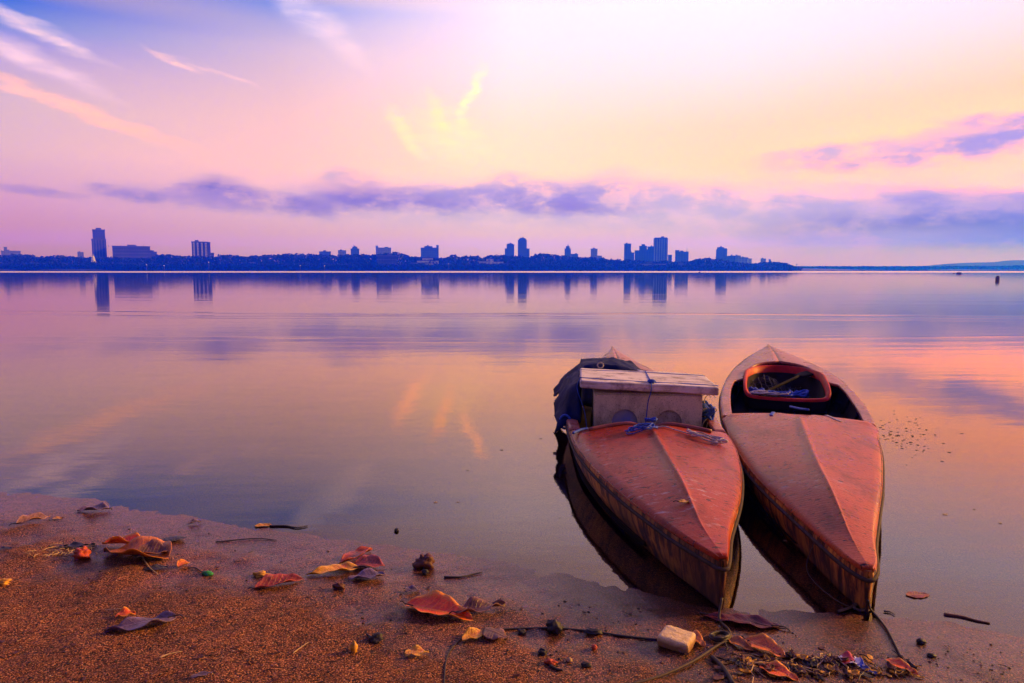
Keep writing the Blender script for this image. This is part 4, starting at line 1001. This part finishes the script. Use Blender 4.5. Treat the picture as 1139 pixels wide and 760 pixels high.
# buoys
BK = m_plain('black_buoy', (.02, .02, .022), .5, .3, 3, .1); BRc = m_plain('brown_buoy', (.12, .05, .03), .5, .3, 3, .1)
def buoy(label, u, v, wpx, hpx, mat, lay):
    p = at_z(u, v, 0); s = p[1]/F; r_ = empty('buoy', p, 0, label, 'buoy', 'buoys on the lake'); b = MB()
    if lay:
        L = wpx*s/2; n = 14; rows = [[(x, rad*math.cos(a), hpx*s*.35+rad*math.sin(a)) for a in [2*PI*k/n for k in range(n)]] for x, rad in ((-L, .01), (-L, hpx*s*.45), (-L*.9, hpx*s*.5), (L*.9, hpx*s*.5), (L, hpx*s*.45), (L, .01))]
        b.grid(rows, True); b.build('float', mat, r_, smooth=False); c = MB(); c.cyl((0, 0), hpx*s*.06, hpx*s*.8, hpx*s*1.15, 8); c.build('mooring_eye', mat, r_)
    else:
        b.cyl((0, 0), wpx*s/2, -.1, hpx*s*.85, 14); b.build('float', mat, r_, smooth=False); c = MB(); c.cyl((0, 0), wpx*s*.3, hpx*s*.85, hpx*s, 10); c.build('top_cap', BK, r_)
buoy('long dark drum buoy nearer the far right bank', 1066.5, 304.8, 4.5, 2.2, BK, True)
buoy('short brown barrel buoy at the right, nearer the camera', 1109.5, 312, 4, 5, BRc, False)
buoy('tiny dark buoy left of the long drum', 1061, 304.4, 1.6, .9, BK, True)
buoy('tiny dark buoy under the downtown cluster', 778, 303.2, 1.8, .9, BK, True)

# ------------------------------------------------------------------ haze
hz = MB(); hz.box(-2650, 2650, -310, 2600, -5, 76)
t = NT('evening_haze'); vol = t.n('ShaderNodeVolumePrincipled'); HZ = dict(col=(.002, .045, 1.0, 1), dens=.0021)
vol.inputs['Color'].default_value = HZ['col']; vol.inputs['Density'].default_value = HZ['dens']; vol.inputs['Absorption Color'].default_value = (1, 1, 1, 1); vol.inputs['Anisotropy'].default_value = .68
ho = hz.build('haze', t.out(None, vol.outputs[0]), smooth=False); tag(ho, 'blue evening haze over the lake', None, None, 'stuff')

# ------------------------------------------------------------------ sky
wd = bpy.data.worlds.new('World'); SC.world = wd; wd.use_nodes = True
W_ = NT.__new__(NT); W_.t = wd.node_tree; W_.t.nodes.clear()
SUN_AZ, SUN_EL = math.radians(74), math.radians(18)
gen = W_.n('ShaderNodeTexCoord').outputs['Generated']
s = W_.n('ShaderNodeSeparateXYZ', Vector=gen)
EL = W_.math('MULTIPLY', W_.math('ARCSINE', s.outputs[2]), 180/PI)
AZ = W_.math('MULTIPLY', W_.math('ARCTAN2', s.outputs[0], s.outputs[1]), 180/PI)
def ae(u, v):
    d = ray(u, v); n = math.sqrt(sum(x*x for x in d)); return math.degrees(math.atan2(d[0], d[1])), math.degrees(math.asin(d[2]/n))
def lin(c): return tuple(((x/255)/12.92 if x/255 <= .04045 else ((x/255+.055)/1.055)**2.4) for x in c)
GAIN = 4.0; E0, E1 = -1.0, 60.0
COLS = {   # azimuth: list of (elevation, sRGB 0..255, gain)
 -36: [(0, (168, 108, 200), 1), (2, (186, 120, 188), 1), (4.5, (202, 142, 182), 1), (8, (218, 170, 172), 1), (11, (212, 172, 178), 1), (13.5, (188, 158, 198), 1), (14.8, (150, 140, 208), 1), (16, (105, 128, 205), 1), (17.2, (45, 98, 208), 1), (18.2, (150, 130, 175), 1), (20, (196, 156, 170), 1), (34, (180, 150, 225), 1.1), (60, (92, 84, 178), .85)],
 -18: [(0, (182, 122, 200), 1), (2, (202, 144, 192), 1), (4.5, (218, 168, 186), 1), (8, (244, 180, 155), 1.1), (12, (234, 182, 168), 1.05), (16.5, (208, 178, 200), 1), (18.3, (170, 160, 208), 1), (19.4, (118, 136, 214), 1), (20.3, (190, 160, 182), 1), (23.5, (200, 158, 172), 1), (34, (188, 155, 225), 1.1), (60, (92, 84, 178), .85)],
 0: [(0, (202, 146, 235), 1), (2, (208, 158, 228), 1.05), (4.5, (230, 188, 206), 1.05), (7.5, (255, 182, 125), 1.45), (11, (255, 192, 150), 1.35), (15, (252, 208, 208), 1.2), (20, (240, 212, 232), 1.25), (26, (222, 180, 180), 1.05), (34, (198, 160, 230), 1.1), (60, (92, 84, 178), .85)],
 18: [(0, (202, 142, 235), 1), (2, (206, 152, 228), 1.05), (4.5, (224, 178, 212), 1.1), (7, (255, 168, 60), 1.6), (11, (255, 178, 122), 1.4), (15, (255, 202, 202), 1.25), (20, (248, 224, 246), 1.15), (26, (240, 195, 190), 1.15), (34, (205, 165, 230), 1.1), (60, (92, 84, 178), .85)],
 36: [(0, (198, 136, 225), 1), (2, (182, 128, 214), 1), (4.5, (190, 146, 200), 1), (6.5, (255, 158, 3), 1.7), (9, (255, 163, 3), 1.8), (12, (255, 164, 88), 1.55), (16, (255, 196, 196), 1.25), (20, (244, 218, 246), 1.1), (26, (245, 190, 180), 1.2), (40, (200, 160, 230), 1.1), (60, (92, 84, 178), .85)],
 75: [(0, (180, 120, 150), 1), (5, (255, 150, 80), 2.0), (12, (255, 150, 66), 3.4), (20, (255, 170, 100), 2.3), (30, (225, 160, 160), 1.2), (60, (92, 84, 178), .85)],
 150: [(0, (80, 58, 76), 1), (8, (100, 82, 96), 1), (25, (112, 100, 130), 1), (60, (92, 84, 178), .85)],
}
elf = W_.n('ShaderNodeMapRange', Value=EL, i1=E0, i2=E1, i3=0.0, i4=1.0).outputs[0]
def colramp(stops):
    return W_.ramp(elf, [((e-E0)/(E1-E0), tuple(min(1, x*g/GAIN) for x in lin(c))) for e, c, g in stops])
keys = [-36, -18, 0, 18, 36, 75, 150]
base = colramp(COLS[-36])
# left side fades to dusk behind
for a, b_ in zip(keys[:-1], keys[1:]):
    f = W_.n('ShaderNodeMapRange', {'interpolation_type': 'SMOOTHSTEP' if b_ > 40 else 'LINEAR'}, Value=AZ, i1=float(a), i2=float(b_), i3=0.0, i4=1.0).outputs[0]
    base = W_.mix(f, base, colramp(COLS[b_]))
f = W_.n('ShaderNodeMapRange', {'interpolation_type': 'SMOOTHSTEP'}, Value=AZ, i1=-46.0, i2=-100.0, i3=0.0, i4=1.0).outputs[0]
base = W_.mix(f, base, colramp(COLS[150]))
# clouds: soft streaks set by direction, frayed by noise
vec = W_.n('ShaderNodeCombineXYZ', X=AZ, Y=EL, Z=0.0).outputs[0]
nwarp = W_.n('ShaderNodeTexNoise', Vector=W_.scale(vec, (.16, .55, 1)), Scale=1.0, Detail=5.0, Roughness=.6)
warp = W_.n('ShaderNodeVectorMath', {'operation': 'MULTIPLY_ADD'}, i0=nwarp.outputs['Color'], i1=(3.2, 1.7, 0), i2=vec).outputs[0]
warp = W_.n('ShaderNodeVectorMath', {'operation': 'ADD'}, i0=warp, i1=(-1.6, -.85, 0)).outputs[0]
fibre = W_.n('ShaderNodeTexNoise', Vector=W_.scale(vec, (.35, 1.7, 1)), Scale=1.0, Detail=5.0, Roughness=.65).outputs['Fac']
puff = W_.n('ShaderNodeTexNoise', Vector=W_.scale(vec, (.28, .6, 1)), Scale=1.0, Detail=6.0, Roughness=.6).outputs['Fac']
def cloud(base, u, v, ru, rv, rot, col, g, amt, tex='puff', mode='MIX', hard=(.0, 1.0)):
    a, e = ae(u, v); pa = math.degrees(1/F)
    m = W_.n('ShaderNodeVectorMath', {'operation': 'SUBTRACT'}, i0=warp, i1=(a, e, 0)).outputs[0]
    m = W_.n('ShaderNodeVectorRotate', {'rotation_type': 'Z_AXIS'}, Vector=m, Angle=-math.radians(rot)).outputs[0]
    m = W_.scale(m, (1/(ru*pa), 1/(rv*pa), 0))
    ln = W_.n('ShaderNodeVectorMath', {'operation': 'LENGTH'}, i0=m).outputs['Value']
    k = W_.n('ShaderNodeMapRange', {'interpolation_type': 'SMOOTHSTEP'}, Value=ln, i1=1.3, i2=.15, i3=0.0, i4=1.0).outputs[0]
    tx = puff if tex == 'puff' else fibre
    tn = W_.n('ShaderNodeMapRange', Value=tx, i1=.38, i2=.59, i3=(.25 if tex == 'puff' else .5), i4=1.06).outputs[0]
    k = W_.math('MULTIPLY', W_.math('MULTIPLY', k, tn), amt)
    return W_.mix(k, base, tuple(x*g/GAIN for x in lin(col)), mode)
VI = (140, 112, 198); VD = (104, 88, 188)
for c in (
    (560, 226, 280, 30, 0, (184, 158, 212), 1, .95), (820, 234, 250, 34, -3, (190, 164, 212), 1, .9), (1060, 238, 200, 38, 2, (168, 142, 210), 1, .95),
    (1050, 248, 150, 24, 3, (122, 104, 206), 1, .95), (1130, 254, 90, 24, 0, (105, 92, 200), 1, .9), (960, 262, 130, 12, 0, (165, 138, 212), 1, .7),
    (400, 214, 48, 22, -6, VD, 1, 1.0), (440, 220, 120, 15, -2, VI, 1, .95), (600, 222, 90, 17, 0, (150, 126, 210), 1, .95), (640, 230, 80, 10, 0, VI, 1, .7), (565, 204, 26, 12, 0, (172, 146, 208), 1, .9), (500, 214, 60, 10, 0, (160, 136, 208), 1, .8),
    (680, 212, 36, 24, 6, (158, 136, 208), 1, 1.0), (245, 213, 42, 17, -5, VD, 1, 1.0), (290, 224, 100, 11, -6, VI, 1, .85), (200, 219, 90, 13, -3, (165, 130, 202), 1, .95), (140, 213, 36, 7, -5, VI, 1, .9), (40, 211, 44, 5, -3, VI, 1, .7), (345, 228, 34, 10, -5, VI, 1, .85), (375, 197, 18, 10, 0, (176, 150, 206), 1, .85),
    (985, 172, 120, 17, 2, (186, 150, 190), 1, .95), (1110, 156, 100, 22, 8, (168, 140, 202), 1, .95), (1130, 132, 60, 7, -4, (160, 138, 202), 1, .9), (1010, 158, 100, 7, 6, (255, 175, 130), 1.2, .5), (930, 168, 60, 8, 0, (200, 165, 190), 1, .8),
): base = cloud(base, *c)
for c in (
    (110, 130, 95, 7, -17, (255, 178, 130), 1.15, .9, 'fibre'), (40, 105, 70, 6, -14, (255, 185, 165), 1.1, .6, 'fibre'), (30, 65, 70, 10, -20, (240, 195, 215), 1.1, .8, 'fibre'), (45, 40, 60, 6, -18, (250, 205, 215), 1.1, .7, 'fibre'), (20, 20, 50, 5, -15, (235, 200, 225), 1.0, .6, 'fibre'),
    (195, 66, 22, 4, -20, (255, 195, 185), 1.1, .7, 'fibre'), (250, 82, 40, 4, -16, (250, 195, 195), 1.05, .6, 'fibre'), (345, 18, 60, 16, -30, (232, 205, 232), 1.1, .6, 'fibre'), (385, 55, 40, 12, -40, (250, 205, 210), 1.1, .5, 'fibre'),
    (450, 148, 34, 9, -50, (255, 155, 55), 2.9, .42, 'fibre'), (523, 105, 34, 8, 75, (255, 162, 60), 3.2, .48, 'fibre'), (500, 150, 60, 34, -20, (255, 196, 128), 1.5, .6, 'fibre'), (488, 130, 32, 9, -65, (255, 155, 55), 2.7, .4, 'fibre'),
    (600, 196, 240, 12, 0, (255, 198, 150), 1.15, .5, 'puff'), (1100, 192, 90, 14, 3, (255, 150, 50), 1.9, .9, 'puff'), (1120, 205, 60, 8, 0, (255, 150, 40), 1.9, .8, 'puff'), (370, 205, 130, 9, 0, (255, 190, 175), 1.0, .5, 'puff'),
): base = cloud(base, *c)
# the sky shines through the haze: what the air takes out of it is put back above the haze's top
sL = W_.math('MINIMUM', W_.math('DIVIDE', 74.0, W_.math('MAXIMUM', s.outputs[2], .004)), 2500.0)
def back(k, lim): return W_.math('MINIMUM', W_.math('EXPONENT', W_.math('MULTIPLY', sL, HZ['dens']*k)), lim)
ring = W_.n('ShaderNodeMapRange', {'interpolation_type': 'SMOOTHSTEP'}, Value=EL, i1=3.0, i2=1.6, i3=1.0, i4=5.0).outputs[0]  # extra blue added along the horizon to brighten the haze, beyond its losses
gain3 = W_.n('ShaderNodeCombineXYZ', X=back(HZ['col'][0], 1.5), Y=back(HZ['col'][1]*.7, 2.0), Z=W_.math('MULTIPLY', back(.38, 7.0), ring)).outputs[0]
base = W_.n('ShaderNodeVectorMath', {'operation': 'MULTIPLY'}, i0=base, i1=gain3).outputs[0]
sky = W_.n('ShaderNodeTexSky', {'sky_type': 'NISHITA', 'sun_disc': False, 'sun_elevation': SUN_EL, 'sun_rotation': SUN_AZ, 'altitude': 50.0, 'dust_density': 2.0})
bg1 = W_.n('ShaderNodeBackground', Color=base, Strength=GAIN)
bg2 = W_.n('ShaderNodeBackground', Color=sky.outputs[0], Strength=.004)
ad = W_.n('ShaderNodeAddShader', i0=bg1.outputs[0], i1=bg2.outputs[0])
wo = W_.n('ShaderNodeOutputWorld', Surface=ad.outputs[0])
wd.cycles.sampling_method = 'MANUAL'; wd.cycles.sample_map_resolution = 512

sun = bpy.data.lights.new('sun', 'SUN'); sun.energy = 5.0; sun.angle = math.radians(10); sun.color = (1, .54, .18)
suno = bpy.data.objects.new('sun', sun); COL.objects.link(suno)
sd_ = Vector((math.sin(SUN_AZ)*math.cos(SUN_EL), math.cos(SUN_AZ)*math.cos(SUN_EL), math.sin(SUN_EL)))
suno.rotation_euler = (-sd_).to_track_quat('-Z', 'Y').to_euler(); suno.location = (20, 10, 30)

# ------------------------------------------------------------------ render
SC.view_settings.view_transform = 'Standard'; SC.view_settings.look = 'None'; SC.view_settings.gamma = 1; SC.view_settings.exposure = .16
SC.render.engine = 'CYCLES'; SC.cycles.use_denoising = True
SC.cycles.max_bounces = 6; SC.cycles.volume_bounces = 2; SC.cycles.transparent_max_bounces = 12
SC.cycles.sample_clamp_indirect = 6
